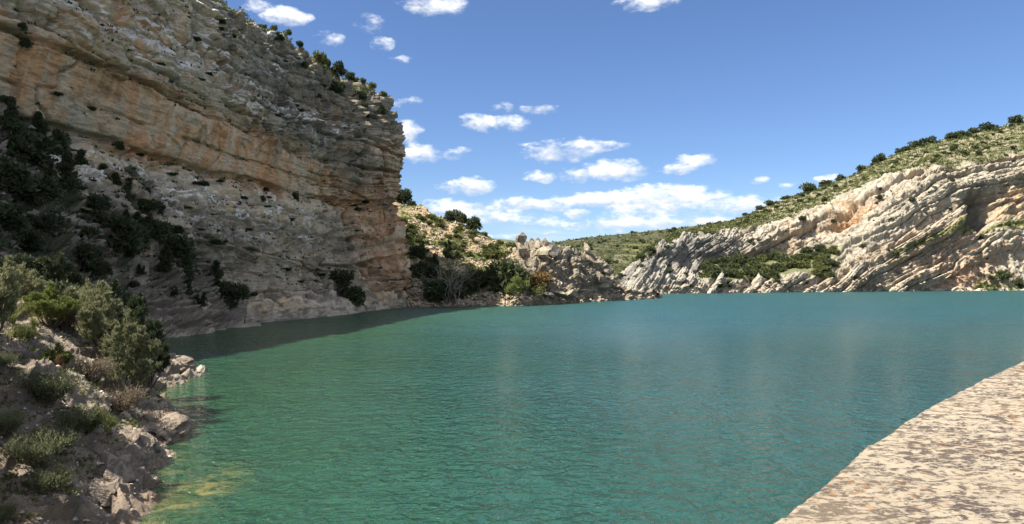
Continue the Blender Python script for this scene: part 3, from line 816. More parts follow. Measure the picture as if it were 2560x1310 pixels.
    col = lerp3(col, DARK * 1.2, sd * sstep(nV, -.5, -.1) * .85)  # shade of the hollow put into the rock colour
    col = lerp3(col, DARK * 1.6, sstep(nC, .12, .35) * .4)
    # grass on gentle ledges, the cap and two green ramps
    grassy = sstep(up, .62, .88) * sstep(nB + .4 * nA, -.05, .2) * (.35 + .65 * sstep(Z, 20, 45))
    r_a = np.exp(-(((Lc - 3.1 - (U - 2380) * .0008) / .16) ** 2)) * sstep(U, 2350, 2420)
    r_b = np.exp(-(((Lc - 2.75 - (U - 2290) * .004) / .09) ** 2)) * sstep(U, 2195, 2240) * (1 - sstep(U, 2360, 2400))
    r_c = sstep(U, 2440, 2500) * sstep(Lc, 1.35, 1.6) * (1 - sstep(Lc, 1.9, 2.15))
    ramps = np.clip(r_a + r_b + r_c, 0, 1) * sstep(nB, -.35, -.1)
    capg = cap * sstep(nB + nC * .6 + .06, -.16, .12) * (1 - sstep(Lc, 5.95, 6.3) * 0)
    capband = sstep(np.abs(pn(wc / 7, X / 90, 0, 330)), .10, .02)
    capg = capg * (1 - .75 * capband)
    col = lerp3(col, C(.21, .18, .13), cap * .75)
    g1, g2 = C(.075, .088, .034), C(.13, .145, .042)
    col = lerp3(col, g1, np.clip(grassy * .6 + capg * .85, 0, .9))
    col = lerp3(col, g2, ramps * .85)
    col = lerp3(col, C(.08, .095, .032), bowl * .85)
    rim = 1 - sstep(Z + nB * 1.2, 1.0, 2.2)
    col = lerp3(col, C(.48, .43, .35), rim * .75)
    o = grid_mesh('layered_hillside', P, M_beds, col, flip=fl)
    tag(o, kind='structure')
    return P, n2, U, Lc, bowl, cap, ramps


RH, RH_N, RH_U, RH_L, RH_BOWL, RH_CAP, RH_RAMP = right_hill()


# ================================================================== hills further back
def back_hill(name, us, vf, df, vs_, ds_, nu, nl, seed, c1, c2, rough, extra=None):
    r0 = ([vz(-6, d) for d in df], df)
    mid1 = ([f * .66 + s_ * .34 for f, s_ in zip(vf, vs_)], [a * .8 + b * .2 for a, b in zip(df, ds_)])
    mid2 = ([f * .25 + s_ * .75 for f, s_ in zip(vf, vs_)], [a * .45 + b * .55 for a, b in zip(df, ds_)])
    r3 = (vs_, ds_)
    r4 = ([v + 20 for v in vs_], [d * 1.35 for d in ds_])
    P, su, sl = table_surface(us, [r0, mid1, mid2, r3, r4], nu, nl)
    X, Y, Z = P[..., 0], P[..., 1], P[..., 2]
    Lc = np.broadcast_to(sl[None], X.shape); U = np.broadcast_to(su[:, None], X.shape)
    P = P.copy()
    P[..., 2] += (fbm(X / (60 * rough), Y / (60 * rough), 0, 5, seed) * 4 * rough) * (1 - .7 * sstep(Lc, 2.5, 3)) * sstep(Lc, 0, .8) + fbm(X / 5, Y / 5, 0, 3, seed + 3) * .5
    nA = fbm(X / 30, Y / 30, 0, 4, seed + 5); nB = fbm(X / 6, Y / 9, 0, 4, seed + 6)
    col = np.broadcast_to(c1, P.shape).copy()
    col = lerp3(col, c2, sstep(nA * .5 + nB, -.1, .2))
    if extra: col = extra(P, U, Lc, nA, nB, col)
    n2 = gnormal(P); fl = n2[n2.shape[0] // 2, n2.shape[1] // 2, 2] < 0
    o = grid_mesh(name, P, M_hill, col, flip=fl); tag(o, kind='structure')
    return P, U, Lc


def far_cols(P, U, Lc, nA, nB, col):
    Z = P[..., 2]
    ter = sstep(np.sin(Z * 1.3 + nA * 3), .45, .8) * np.exp(-(((U - 1600) / 70) ** 2 + ((Z - 22) / 9) ** 2))
    col = lerp3(col, C(.15, .155, .04), ter * .9)
    col = lerp3(col, C(.19, .165, .12), sstep(nB - nA * .4, .2, .4) * .5)
    return col


FAR, FAR_U, FAR_L = back_hill('green_hill', [1150, 1300, 1400, 1500, 1600, 1700, 1850, 2000, 2200],
                              [705] * 9, [380, 385, 390, 395, 400, 400, 405, 410, 420],
                              [640, 615, 603, 591, 580, 569, 549, 530, 505], [520, 540, 560, 580, 600, 610, 620, 640, 660], 260, 160, 401,
                              C(.040, .047, .019), C(.064, .064, .031), 1.0, far_cols)
back_hill('distant_hill', [950, 1100, 1200, 1250, 1300, 1350, 1420, 1500, 1650, 1900], [690] * 10, [1100] * 10,
          [600, 598, 595, 597, 602, 604, 606, 609, 610, 612], [1600] * 10, 160, 40, 451, C(.07, .085, .06), C(.10, .11, .08), 2.0)


# ================================================================== water, ground
def water():
    m = bpy.data.materials.new('lake_water'); m.use_nodes = True
    t = m.node_tree; t.nodes.clear(); k = NT(t)
    pos = k.n('ShaderNodeNewGeometry').outputs['Position']
    sp = k.n('ShaderNodeSeparateXYZ'); t.links.new(pos, sp.inputs[0])
    at = k.n('ShaderNodeAttribute', attribute_name='shallow').outputs['Fac']
    big = k.noise(pos, 0.02, 3, 0.5)
    deep = k.mix(k.ramp(sp.outputs[0], -25, 25), (0.017, 0.056, 0.023, 1), (0.012, 0.058, 0.062, 1))
    deep = k.mix(k.ramp(big, 0.35, 0.65, 0, 0.35), deep, (0.012, 0.056, 0.070, 1))
    bedn = k.noise(pos, 1.4, 4, 0.6)
    bed = k.mix(k.ramp(bedn, 0.4, 0.62), (0.03, 0.06, 0.025, 1), (0.15, 0.14, 0.055, 1))
    c = k.mix(at, deep, bed)
    # ripples: stretched across the wind, three sizes
    mp = k.n('ShaderNodeMapping'); mp.inputs['Scale'].default_value = (0.75, 1.0, 1.0); mp.inputs['Rotation'].default_value = (0, 0, R(-12)); t.links.new(pos, mp.inputs[0])
    mq = k.n('ShaderNodeMapping'); mq.inputs['Scale'].default_value = (1.15, 1.0, 1.0); mq.inputs['Rotation'].default_value = (0, 0, R(28)); t.links.new(pos, mq.inputs[0])
    a = k.noise(mp.outputs[0], 1.45, 2, 0.5, 0.6)
    b = k.noise(mq.outputs[0], 3.6, 2, 0.5, 0.4)
    e = k.noise(mp.outputs[0], 0.35, 2, 0.5)
    gust = k.ramp(k.noise(pos, 0.05, 2, 0.5), 0.3, 0.7, 0.65, 1.15)
    h = k.m('ADD', k.m('MULTIPLY', a, 1.0), k.m('ADD', k.m('MULTIPLY', b, 0.30), k.m('MULTIPLY', e, 1.0)))
    cr = k.m('SUBTRACT', 0.5, k.m('ABSOLUTE', k.m('SUBTRACT', k.noise(mq.outputs[0], 1.1, 2, 0.45, 0.8), 0.5)))
    h = k.m('ADD', h, k.m('MULTIPLY', cr, 1.1))
    h = k.m('MULTIPLY', h, gust)
    bp = k.n('ShaderNodeBump'); bp.inputs['Distance'].default_value = 0.55; bp.inputs['Strength'].default_value = 1.0
    k.put(bp.inputs['Height'], h)
    p = k.n('ShaderNodeBsdfPrincipled')
    k.put(p.inputs['Base Color'], c); k.put(p.inputs['Roughness'], k.ramp(sp.outputs[1], 25, 160, 0.06, 0.42)); p.inputs['IOR'].default_value = 1.33
    p.inputs['Subsurface Weight'].default_value = 0.8; p.inputs['Subsurface Radius'].default_value = (1.0, 1.0, 1.0); p.inputs['Subsurface Scale'].default_value = 1.2; p.subsurface_method = 'BURLEY'
    t.links.new(bp.outputs[0], p.inputs['Normal'])
    o = k.n('ShaderNodeOutputMaterial'); t.links.new(p.outputs[0], o.inputs[0])
    xa = np.concatenate([np.linspace(-260, -45, 20, endpoint=False), np.linspace(-45, -4, 260, endpoint=False), np.linspace(-4, 520, 60)])
    ya = np.concatenate([np.linspace(-60, 6, 10, endpoint=False), np.linspace(6, 70, 260, endpoint=False), np.linspace(70, 560, 80)])
    Yg, Xg = np.meshgrid(ya, xa, indexing='ij')
    H = tps(ctl, W_LEFT, Xg, Yg)
    dx = Xg - shore_x(Yg)
    nz = fbm(Xg / 2.2, Yg / 2.2, 0, 4, 501)
    patch = np.exp(-(((Xg + 10.3) / 1.1) ** 2 + ((Yg - 22.6) / 2.3) ** 2)) * 1.0 + np.exp(-(((Xg + 22.6) / .8) ** 2 + ((Yg - 49.5) / .6) ** 2))
    edge = (1 - sstep(dx + nz * .6, .0, 1.3)) * .4
    sh = np.clip(patch * (.75 + nz * 1.2) + edge, 0, 1) * (Xg < -2) * (Xg > -60)
    ob = grid_mesh('water', np.stack([Xg, Yg, np.zeros_like(Xg)], -1), m, None, {'shallow': sh}, flip=True)
    tag(ob, kind='structure')


water()
g = np.array([[[-9000, -9000, -6.5], [-9000, 9000, -6.5]], [[9000, -9000, -6.5], [9000, 9000, -6.5]]], float)
tag(grid_mesh('ground', g, M_bed), kind='structure')


# ================================================================== dam parapet
def parapet():
    m = bpy.data.materials.new('parapet_stone'); m.use_nodes = True
    t = m.node_tree; t.nodes.clear(); k = NT(t)
    pos = k.n('ShaderNodeNewGeometry').outputs['Position']
    mp = k.n('ShaderNodeMapping'); mp.inputs['Scale'].default_value = (1.0, 1.7, 1.0); mp.inputs['Rotation'].default_value = (0, 0, R(-4)); t.links.new(pos, mp.inputs[0])
    pit = k.noise(mp.outputs[0], 26, 10, 0.76, 0.25)
    pit2 = k.noise(mp.outputs[0], 3.2, 4, 0.6)
    f = k.m('ADD', pit, k.m('MULTIPLY', k.m('SUBTRACT', pit2, 0.5), 0.22))
    c = k.mix(k.ramp(f, 0.465, 0.56), (0.325, 0.28, 0.215, 1), (0.065, 0.052, 0.048, 1))
    warm = k.noise(pos, 1.9, 4, 0.6)
    c = k.mix(k.ramp(warm, 0.45, 0.7, 0, 0.25), c, (0.29, 0.235, 0.16, 1))
    lich = k.m('MULTIPLY', k.ramp(k.noise(pos, 30, 6, 0.65), 0.55, 0.64), k.ramp(k.noise(pos, 2.3, 2, 0.5), 0.42, 0.56))
    c = k.mix(k.m('MULTIPLY', lich, 0.75), c, (0.26, 0.115, 0.035, 1))
    olive = k.ramp(k.noise(mp.outputs[0], 26, 5, 0.7), 0.60, 0.70, 0, 0.3)
    c = k.mix(olive, c, (0.21, 0.17, 0.10, 1))
    p = k.n('ShaderNodeBsdfPrincipled'); k.put(p.inputs['Base Color'], c); p.inputs['Roughness'].default_value = 0.93
    p.inputs['Specular IOR Level'].default_value = 0.2
    b = k.n('ShaderNodeBump'); b.inputs['Distance'].default_value = 0.012; b.inputs['Strength'].default_value = 1.0
    k.put(b.inputs['Height'], k.m('MULTIPLY', f, -1.0)); t.links.new(b.outputs[0], p.inputs['Normal'])
    o = k.n('ShaderNodeOutputMaterial'); t.links.new(p.outputs[0], o.inputs[0])

    E = np.array([(-16, -6.2), (-9, -3.9), (-5, -2.2), (-2, -.35), (0.61, 1.67), (1.32, 2.53), (2.3, 3.58), (3.66, 4.95), (6.5, 7.7), (12, 13.2), (22, 23.0), (40, 41), (60, 61)], float)
    s = np.concatenate([[0], np.cumsum(np.linalg.norm(np.diff(E, axis=0), axis=1))])
    ss = np.concatenate([np.linspace(0, s[3], 120, endpoint=False), np.linspace(s[3], s[8], 760, endpoint=False), np.linspace(s[8], s[-1], 240)])
    L = crom(s, E, ss)
    tg = np.gradient(L, ss, axis=0); tg /= np.linalg.norm(tg, axis=1)[:, None]
    inn = np.stack([tg[:, 1], -tg[:, 0]], 1)                 # toward the walkway
    zt = CAMZ - .6
    # profile: offset inward, height, starting down on the lake side
    prof = [(0.06, -1.5), (.05, -.9), (.03, -.12), (.0, -.10)] + [(.0, -.10 + .08 * i / 5) for i in range(1, 5)] + [(.01, -.008)] + [(.02 + .58 * i / 70, 0) for i in range(0, 71)] + [(.61, -.01), (.62, -.03), (.62, -.10), (.59, -.12), (.59, -.5), (.59, -1.05)]
    prof = np.array(prof)
    A = L[:, None, :] + inn[:, None, :] * prof[None, :, 0:1]
    P = np.concatenate([A, np.broadcast_to(zt + prof[None, :, 1:2], A.shape[:2] + (1,))], 2)
    X, Y, Z = P[..., 0], P[..., 1], P[..., 2]
    top = np.exp(-((prof[None, :, 1]) / .06) ** 2)
    P[..., 2] += top * (fbm(X * 3, Y * 9, 0, 4, 601) * .010 + fbm(X * 22, Y * 40, Z * 20, 4, 602) * .009 + fbm(X * .8, Y * .8, 0, 2, 603) * .016)
    wob = fbm(X * 5, Y * 5, Z * 5, 5, 604, gain=.75) * .014 + pn(X * 1.1, Y * 1.1, 0, 605) * .006 + fbm(X * 25, Y * 25, Z * 25, 3, 606) * .008
    rightw = np.exp(-(prof[None, :, 0] / .10) ** 2) * np.ones_like(X)
    P[..., :2] += inn[:, None, :] * (wob * rightw)[..., None]
    o = grid_mesh('parapet_wall', P, m)
    nn = gnormal(P)
    if nn[600, 60, 2] < 0: o.data.flip_normals()
    tag(o, 'pale pitted stone parapet of the dam with dark pits and orange lichen', 'wall')
    # dam body and walkway
    o1 = np.array([(.07, -1.5 + zt), (.12, -2.5 + zt), (-.5, -3), (-1.2, -6)]); A = L[:, None] + inn[:, None] * o1[None, :, 0:1]
    D_ = np.concatenate([A, np.broadcast_to(o1[None, :, 1:2], A.shape[:2] + (1,))], 2)[::4]
    tag(grid_mesh('dam', D_, M_slab), kind='structure')
    o2 = np.array([(.55, zt - 1.0), (4.0, zt - 1.0), (4.0, -6)]); A = L[:, None] + inn[:, None] * o2[None, :, 0:1]
    D_ = np.concatenate([A, np.broadcast_to(o2[None, :, 1:2], A.shape[:2] + (1,))], 2)[::4]
    tag(grid_mesh('walkway', D_, M_walk), kind='structure')


parapet()

# ================================================================== plants
def tube(V, F, pts, radii, sides=5):
    """append a tapered tube through pts to the lists V, F (quads)"""
    pts = [Vector(p) for p in pts]
    base = len(V)
    for i, p in enumerate(pts):
        d = (pts[min(i + 1, len(pts) - 1)] - pts[max(i - 1, 0)]).normalized()
        a = d.orthogonal().normalized(); b = d.cross(a)
        for k in range(sides):
            th = 2 * math.pi * k / sides
            V.append(tuple(p + (a * math.cos(th) + b * math.sin(th)) * radii[i]))
    for i in range(len(pts) - 1):
        for k in range(sides):
            k2 = (k + 1) % sides
            F.append((base + i * sides + k, base + i * sides + k2, base + (i + 1) * sides + k2, base + (i + 1) * sides + k))


def leaf_cloud(rs, C0, Rl, n_per, size, up_bias=0.3, elong=1.6, flat=1.0):
    """triangles scattered in the shells of lobes; C0 (m,3) lobe centres, Rl (m,) radii"""
    m = len(C0)
    idx = np.repeat(np.arange(m), n_per)
    d = rs.normal(size=(len(idx), 3)); d[:, 2] = d[:, 2] * .8 + .25
    d /= np.linalg.norm(d, axis=1)[:, None]
    r = (rs.rand(len(idx)) ** .35)
    c = C0[idx] + d * (Rl[idx] * r)[:, None] * np.array([1, 1, flat])
    ax = d + rs.normal(size=d.shape) * .55; ax[:, 2] += up_bias
    ax /= np.linalg.norm(ax, axis=1)[:, None]
    sd = np.cross(ax, rs.normal(size=d.shape)); sd /= np.linalg.norm(sd, axis=1)[:, None] + 1e-9
    s = size * (.6 + .8 * rs.rand(len(idx)))[:, None]
    V = np.stack([c - sd * s * .5, c + sd * s * .5, c + ax * s * elong], 1).reshape(-1, 3)
    F = np.arange(len(V)).reshape(-1, 3)
    lobe_t = rs.rand(m)
    tone = np.repeat(np.clip(.25 * lobe_t[idx] + .75 * rs.rand(len(idx)), 0, 1), 3)
    return V, F, tone


def crown_round(seed, mat, lobes=14, n=60, size=.16, w=1.0, h=1.0, name='shrub_crown'):
    """unit shrub: about 1 wide (radius) and h high"""
    rs = np.random.RandomState(seed)
    a = rs.rand(lobes) * 2 * math.pi; rr = rs.rand(lobes) ** .6 * .68 * w
    zt = rs.rand(lobes)
    C0 = np.stack([np.cos(a) * rr, np.sin(a) * rr, (.15 + .75 * zt * (1 - .45 * (rr / w) ** 2)) * h], 1)
    Rl = (.24 + .20 * rs.rand(lobes)) * w
    V, F, tone = leaf_cloud(rs, C0, Rl, n, size, .3, 1.5, min(1, h))
    V[:, 2] = np.maximum(V[:, 2], -.05)
    return face_mesh(name, V, F, mat, tone=tone)


def crown_cone(seed, mat, lobes=26, n=60, size=.13, name='juniper_crown', spires=1):
    rs = np.random.RandomState(seed)
    cs = []; rl = []
    for s_ in range(spires):
        ox, oy = (0, 0) if s_ == 0 else rs.normal(size=2) * .33
        hh = 2.2 if s_ == 0 else 1.1 + rs.rand() * .9
        for i in range(max(5, lobes // spires)):
            t = rs.rand() ** 1.25
            r = .58 * (1 - t) ** .8 * (rs.rand() ** .5) / (1 + .4 * (spires > 1)); a = rs.rand() * 6.283
            cs.append((ox + math.cos(a) * r, oy + math.sin(a) * r, .12 + t * hh)); rl.append(.10 + .25 * (1 - t) * (.7 + .6 * rs.rand()))
    V, F, tone = leaf_cloud(rs, np.array(cs), np.array(rl), n, size, .9, 1.9, 1.25)
    V[:, 2] = np.maximum(V[:, 2], -.05)
    return face_mesh(name, V, F, mat, tone=tone)


def obj(name, me, loc=(0, 0, 0), sc=1.0, rz=0.0, parent=None, tilt=(0, 0)):
    o = bpy.data.objects.new(name, me)
    o.location = loc; o.rotation_euler = (tilt[0], tilt[1], rz)
    o.scale = (sc, sc, sc) if not hasattr(sc, '__len__') else sc
    if parent: o.parent = parent
    COL.objects.link(o)
    return o


def pick(S, u, v, rad=5.0):
    """surface point (nearest to the camera) seen at a place of the photograph"""
    P = S.reshape(-1, 3)
    key = id(S)
    if key not in _pc:
        uu, vv = proj(P); _pc[key] = (uu, vv, P)
    uu, vv, P = _pc[key]
    r = rad
    while True:
        m = np.nonzero((np.abs(uu - u) < r) & (np.abs(vv - v) < r) & (P[:, 1] > 5))[0]
        if len(m): break
        r *= 1.8
        if r > 200: return None
    return P[m[np.argmin(P[m, 1])]]


_pc = {}


def crest(S, u, w_=4.0):
    P = S.reshape(-1, 3)
    key = id(S)
    if key not in _pc: _pc[key] = (*proj(P), P)
    uu, vv, P = _pc[key]
    m = np.nonzero(np.abs(uu - u) < w_)[0]
    return P[m[np.argmin(vv[m])]]


rng = np.random.RandomState(11)


def zoned(o, p, what, where, cat, group, zones, s=None, big=None):
    """label by the stretch of the picture in which it stands"""
    u = 1280 + FPX * p[0] / p[1]
    z = [t_ for lim, t_ in zones if u < lim][0]
    size = '' if s is None else ('larger ' if s > big else 'small ')
    tag(o, size + what + ' ' + where + ' ' + z, cat, group + ', ' + size.strip() + ' ones ' + z if size else group + ' ' + z)


Z_CAP = [(1850, 'at its low left end'), (2020, 'left of the lone skyline juniper'), (2150, 'just right of the lone skyline juniper'), (2300, 'above the rock arch'), (2430, 'above the long terrace'), (9999, 'near the right picture edge')]
Z_BOWL = [(1830, 'at its left end'), (1930, 'left of its middle'), (2010, 'right of its middle'), (9999, 'at its right end')]
Z_LED = [(1800, 'at the left end'), (2100, 'above the thicket'), (2300, 'under the rock arch'), (9999, 'near the folded beds')]
Z_HEAD = [(1080, 'beside the cliff'), (1160, 'below the skyline junipers'), (1230, 'in its middle'), (9999, 'beside the broken crag')]
Z_SHORE = [(1300, 'left of the young tree'), (1420, 'below the big blocks'), (1540, 'below the right shoulder'), (9999, 'at the far tip')]
Z_CRAG = [(1360, 'left part'), (1440, 'middle part'), (1510, 'right part'), (9999, 'low right tail')]
Z_CLIFF = [(250, 'at the left side'), (500, 'left of its middle'), (750, 'right of its middle'), (9999, 'near the prow')]
Z_FAR = [(1450, 'at its left end'), (1600, 'in its middle'), (9999, 'near the layered hillside')]
far_round = [crown_round(100 + i, M_juniper, 12, 80, .15, h=.95) for i in range(5)]
far_bush = [crown_round(120 + i, M_bush, 12, 80, .15, h=.75) for i in range(4)]
far_cone = [crown_cone(140 + i, M_juniper, 16, 36, .2) for i in range(3)]
mid_dark = [crown_cone(160 + i, M_dark, 30, 70, .11, spires=1 + i % 3) for i in range(5)]
mid_darkround = [crown_round(180 + i, M_dark, 20, 80, .13, h=1.1) for i in range(4)]
mid_green = [crown_round(200 + i, M_juniper, 18, 80, .13, h=1.2) for i in range(3)]
mid_bush = [crown_round(210 + i, M_bush, 16, 70, .14, h=.8) for i in range(4)]


def px2m(px, d): return px * d / FPX


# ---- single junipers along the skyline and ledges of the right hillside (hand placed)
def shrub_at(S, u, v, hpx, meshes, name, label, cat, group=None, on_crest=False, unit_h=1.4, wide=1.0, sink=.12):
    p = crest(S, u) if on_crest else pick(S, u, v)
    if p is None: return None
    k = px2m(hpx, p[1]) / unit_h * (.78 if S is RH else 1)
    me = meshes[rng.randint(len(meshes))]
    o = obj(name, me, (p[0], p[1], p[2] - sink * k), (k * wide, k * wide, k), rng.rand() * 6.28)
    tag(o, label, cat, group)
    return o


SK = [(2018, 36, 'round dark juniper standing alone low on the right-hand skyline'),
      (2060, 30, 'dark juniper just uphill of the lone round juniper on the skyline'),
      (2100, 24, 'low dark shrub on the skyline halfway up the right-hand hill'),
      (2150, 24, 'wide low juniper on the skyline above the striped rock face'),
      (2196, 34, 'large dark juniper on the skyline beside the small white cloud'),
      (2246, 26, 'dark juniper in the skyline row above the long rock ledge'),
      (2268, 24, 'small round juniper next to the pair on the upper skyline'),
      (2286, 26, 'rounded juniper in the middle of the upper skyline'),
      (2314, 32, 'broad juniper above the grassy upper skyline slope'),
      (2376, 30, 'broad spreading juniper on the high skyline'),
      (2404, 30, 'pointed juniper on the high skyline'),
      (2430, 24, 'low juniper between the two tall ones on the high skyline'),
      (2468, 34, 'tall rounded juniper near the top of the skyline'),
      (2536, 30, 'round juniper on the skyline close to the right edge'),
      (1920, 22, 'dark shrub where the skyline ridge meets the low clouds'),
      (1898, 20, 'small dark shrub at the lower end of the skyline ridge'),
      (1960, 20, 'low shrub on the ledge at the lower skyline'),
      (1860, 14, 'small dark shrub where the ridge runs into the green hill')]
for u, h, lab in SK:
    shrub_at(RH, u, 0, h, far_round, 'juniper_shrub', lab, 'shrub', on_crest=True, wide=1.15)

# scattered shrubs over the cap, ledges and bowl of the right hillside
Uv, Vv = proj(RH)
inframe = (Uv > 1540) & (Uv < 2575) & (Vv < 735)
def scatter(mask, n, seed):
    rs = np.random.RandomState(seed)
    idx = np.nonzero(mask.reshape(-1))[0]
    return idx[rs.choice(len(idx), n, replace=False)]


Pf = RH.reshape(-1, 3); upf = RH_N[..., 2].reshape(-1)
clump = fbm(RH[..., 0] / 12, RH[..., 1] / 12, 0, 3, 701)
capm = inframe & (RH_L > 5.02) & (RH_L < 6.0) & (clump > -.15)
rs = np.random.RandomState(5)
for k_, i_ in enumerate(scatter(capm, 280, 21)):
    p = Pf[i_]; s = .6 + 1.5 * rs.rand() ** 1.8
    o = obj('juniper_shrub', far_round[k_ % 5], (p[0], p[1], p[2] - .15 * s), (s * 1.1, s * 1.1, s), rs.rand() * 6.28)
    zoned(o, p, 'juniper bush', 'on the grassy top slope', 'shrub', 'junipers on the top slope', Z_CAP, s, 1.1)
bowlm = inframe & (RH_BOWL > .5)
for k_, i_ in enumerate(scatter(bowlm, 190, 22)):
    p = Pf[i_]; s = 1.5 + 1.8 * rs.rand() ** 1.5
    yel = rs.rand() < .35 + .3 * (Uv.reshape(-1)[i_] > 1990)
    o = obj('leafy_bush', (far_bush if yel else far_round)[k_ % 4], (p[0], p[1], p[2] - .1 * s), (s * 1.1, s * 1.1, s * 1.05), rs.rand() * 6.28)
    if yel: zoned(o, p, 'yellow-green bush', 'in the lakeside thicket', 'bush', 'light thicket bushes', Z_BOWL)
    else: zoned(o, p, 'dark green bush', 'in the lakeside thicket', 'bush', 'dark thicket bushes', Z_BOWL, s, 2.1)
ledm = inframe & (RH_L > 1.25) & (RH_L < 5.0) & (RH_BOWL < .2) & (RH_N[..., 2] > .72)
for k_, i_ in enumerate(scatter(ledm, 190, 23)):
    p = Pf[i_]; s = .4 + 1.5 * rs.rand() ** 2.4
    o = obj('ledge_shrub', far_round[k_ % 5], (p[0], p[1], p[2] - .1 * s), s, rs.rand() * 6.28)
    zoned(o, p, 'dark shrub', 'on ledges of the layered rock face', 'shrub', 'ledge shrubs', Z_LED)
for (u, v, h, lab) in [(2405, 555, 0, None), (2510, 695, 40, 'large dark bush on the green slope at the lower right shore'), (2548, 708, 30, 'green bush beside the large dark one at the lower right shore'),
                       (2480, 702, 20, 'small bush at the foot of the folded orange beds'), (1805, 722, 22, 'pale green bush at the waterline under the left end of the thicket'),
                       (2195, 492, 18, 'dark bush hanging below the rock arch in the striped face'), (2205, 470, 14, 'small round bush on the ledge above the rock arch'),
                       (2340, 390, 16, 'dark bush on the ledge below the grassy terrace'), (2445, 382, 20, 'round dark bush on the terrace above the cave'),
                       (2010, 545, 20, 'dark bush at the upper left corner of the rock face'), (2090, 555, 16, 'dark bush in the hollow under the tilted slab')]:
    if lab: shrub_at(RH, u, v, h, far_round, 'rock_shrub', lab, 'shrub')


def joined_clumps(name, pts, mesh_verts, tri_n, mat, rs, smin, smax, parent=None):
    """one mesh of many low clumps: each a handful of leaf triangles"""
    n = len(pts)
    c = np.repeat(pts, tri_n, axis=0)
    s = np.repeat(smin + (smax - smin) * rs.rand(n) ** 2, tri_n)
    d = rs.normal(size=c.shape); d[:, 2] = np.abs(d[:, 2]) * .7
    d /= np.linalg.norm(d, axis=1)[:, None]
    c = c + d * (s * (.25 + .6 * rs.rand(len(s))))[:, None] * np.array([1, 1, .6])
    ax = d + rs.normal(size=c.shape) * .5; ax[:, 2] += .4; ax /= np.linalg.norm(ax, axis=1)[:, None]
    sd = np.cross(ax, rs.normal(size=c.shape)); sd /= np.linalg.norm(sd, axis=1)[:, None]
    L_ = (s * .55)[:, None]
    V = np.stack([c - sd * L_ * .5, c + sd * L_ * .5, c + ax * L_ * 1.2], 1).reshape(-1, 3)
    tone = np.repeat(np.clip(np.repeat(rs.rand(n), tri_n) * .6 + .4 * rs.rand(len(s)), 0, 1), 3)
    me = face_mesh(name, V, np.arange(len(V)).reshape(-1, 3), mat, tone=tone)
    return obj(name, me)


o = joined_clumps('hillside_scrub', Pf[scatter(inframe & ((RH_CAP > .5) & (RH_L < 6.02)), 9000, 24)], None, 9, M_bush, rs, .3, 1.6)
tag(o, 'low green scrub and grass covering the top of the right-hand hill', 'scrub', kind='stuff')
o = joined_clumps('ledge_grass', Pf[scatter(inframe & (RH_RAMP > .5), 1500, 25)], None, 8, M_fresh, rs, .25, .9)
tag(o, 'bright grass on the sloping ledges of the right-hand rock face', 'grass', kind='stuff')

# ---- green hill behind
fu, fv = proj(FAR)
fm = (fu > 1180) & (fu < 1960) & (FAR_L > .3) & (FAR_L < 3.02)
Ff = FAR.reshape(-1, 3)
o = joined_clumps('hill_scrub', Ff[scatter(fm, 4200, 31)], None, 8, M_juniper, rs, .5, 2.2)
tag(o, 'dark scrub dotting the green hill behind the headland', 'scrub', kind='stuff')
for k_, i_ in enumerate(scatter(fm & (FAR_L > .8), 90, 32)):
    p = Ff[i_]; s = 1.4 + 1.3 * rs.rand()
    zoned(obj('hill_shrub', far_round[k_ % 5], (p[0], p[1], p[2] - .2), s, rs.rand() * 6), p, 'dark round shrub', 'on the distant green hill', 'shrub', 'green hill shrubs', Z_FAR, s, 2.0)

# ---- headland vegetation
Mu, Mv = proj(MID); Mf = MID.reshape(-1, 3)
soilm = (Mu > 1000) & (Mu < 1300) & (MID_L > 1.6) & (MID_L < 5.0)
clM = fbm(MID[..., 0] / 7, MID[..., 1] / 7, MID[..., 2] / 7, 4, 211)
o = joined_clumps('slope_grass', Mf[scatter(soilm & (clM < .12), 4200, 41)], None, 8, M_fresh, rs, .15, .75)
tag(o, 'green grass and low herbs on the stony slope of the headland', 'grass', kind='stuff')
for k_, i_ in enumerate(scatter(soilm & (clM < .1) & (MID_L > 1.9), 170, 42)):
    p = Mf[i_]; s = .6 + 1.1 * rs.rand() ** 1.5
    zoned(obj('slope_bush', mid_bush[k_ % 4], (p[0], p[1], p[2] - .1), (s * 1.1, s * 1.1, s), rs.rand() * 6), p, 'green bush', 'on the stony headland slope', 'bush', 'headland bushes', Z_HEAD, s, 1.0)
for k_, i_ in enumerate(scatter((Mu > 1290) & (Mu < 1520) & (MID_L > 2.2) & (MID_L < 4.9) & (MID_N[..., 2] > .6), 14, 43)):
    p = Mf[i_]; s = .4 + .5 * rs.rand()
    tag(obj('crag_bush', mid_bush[k_ % 4], (p[0], p[1], p[2] - .1), s, rs.rand() * 6), 'tiny bush in a crack of the broken crag', 'bush', 'bushes in the broken crag')
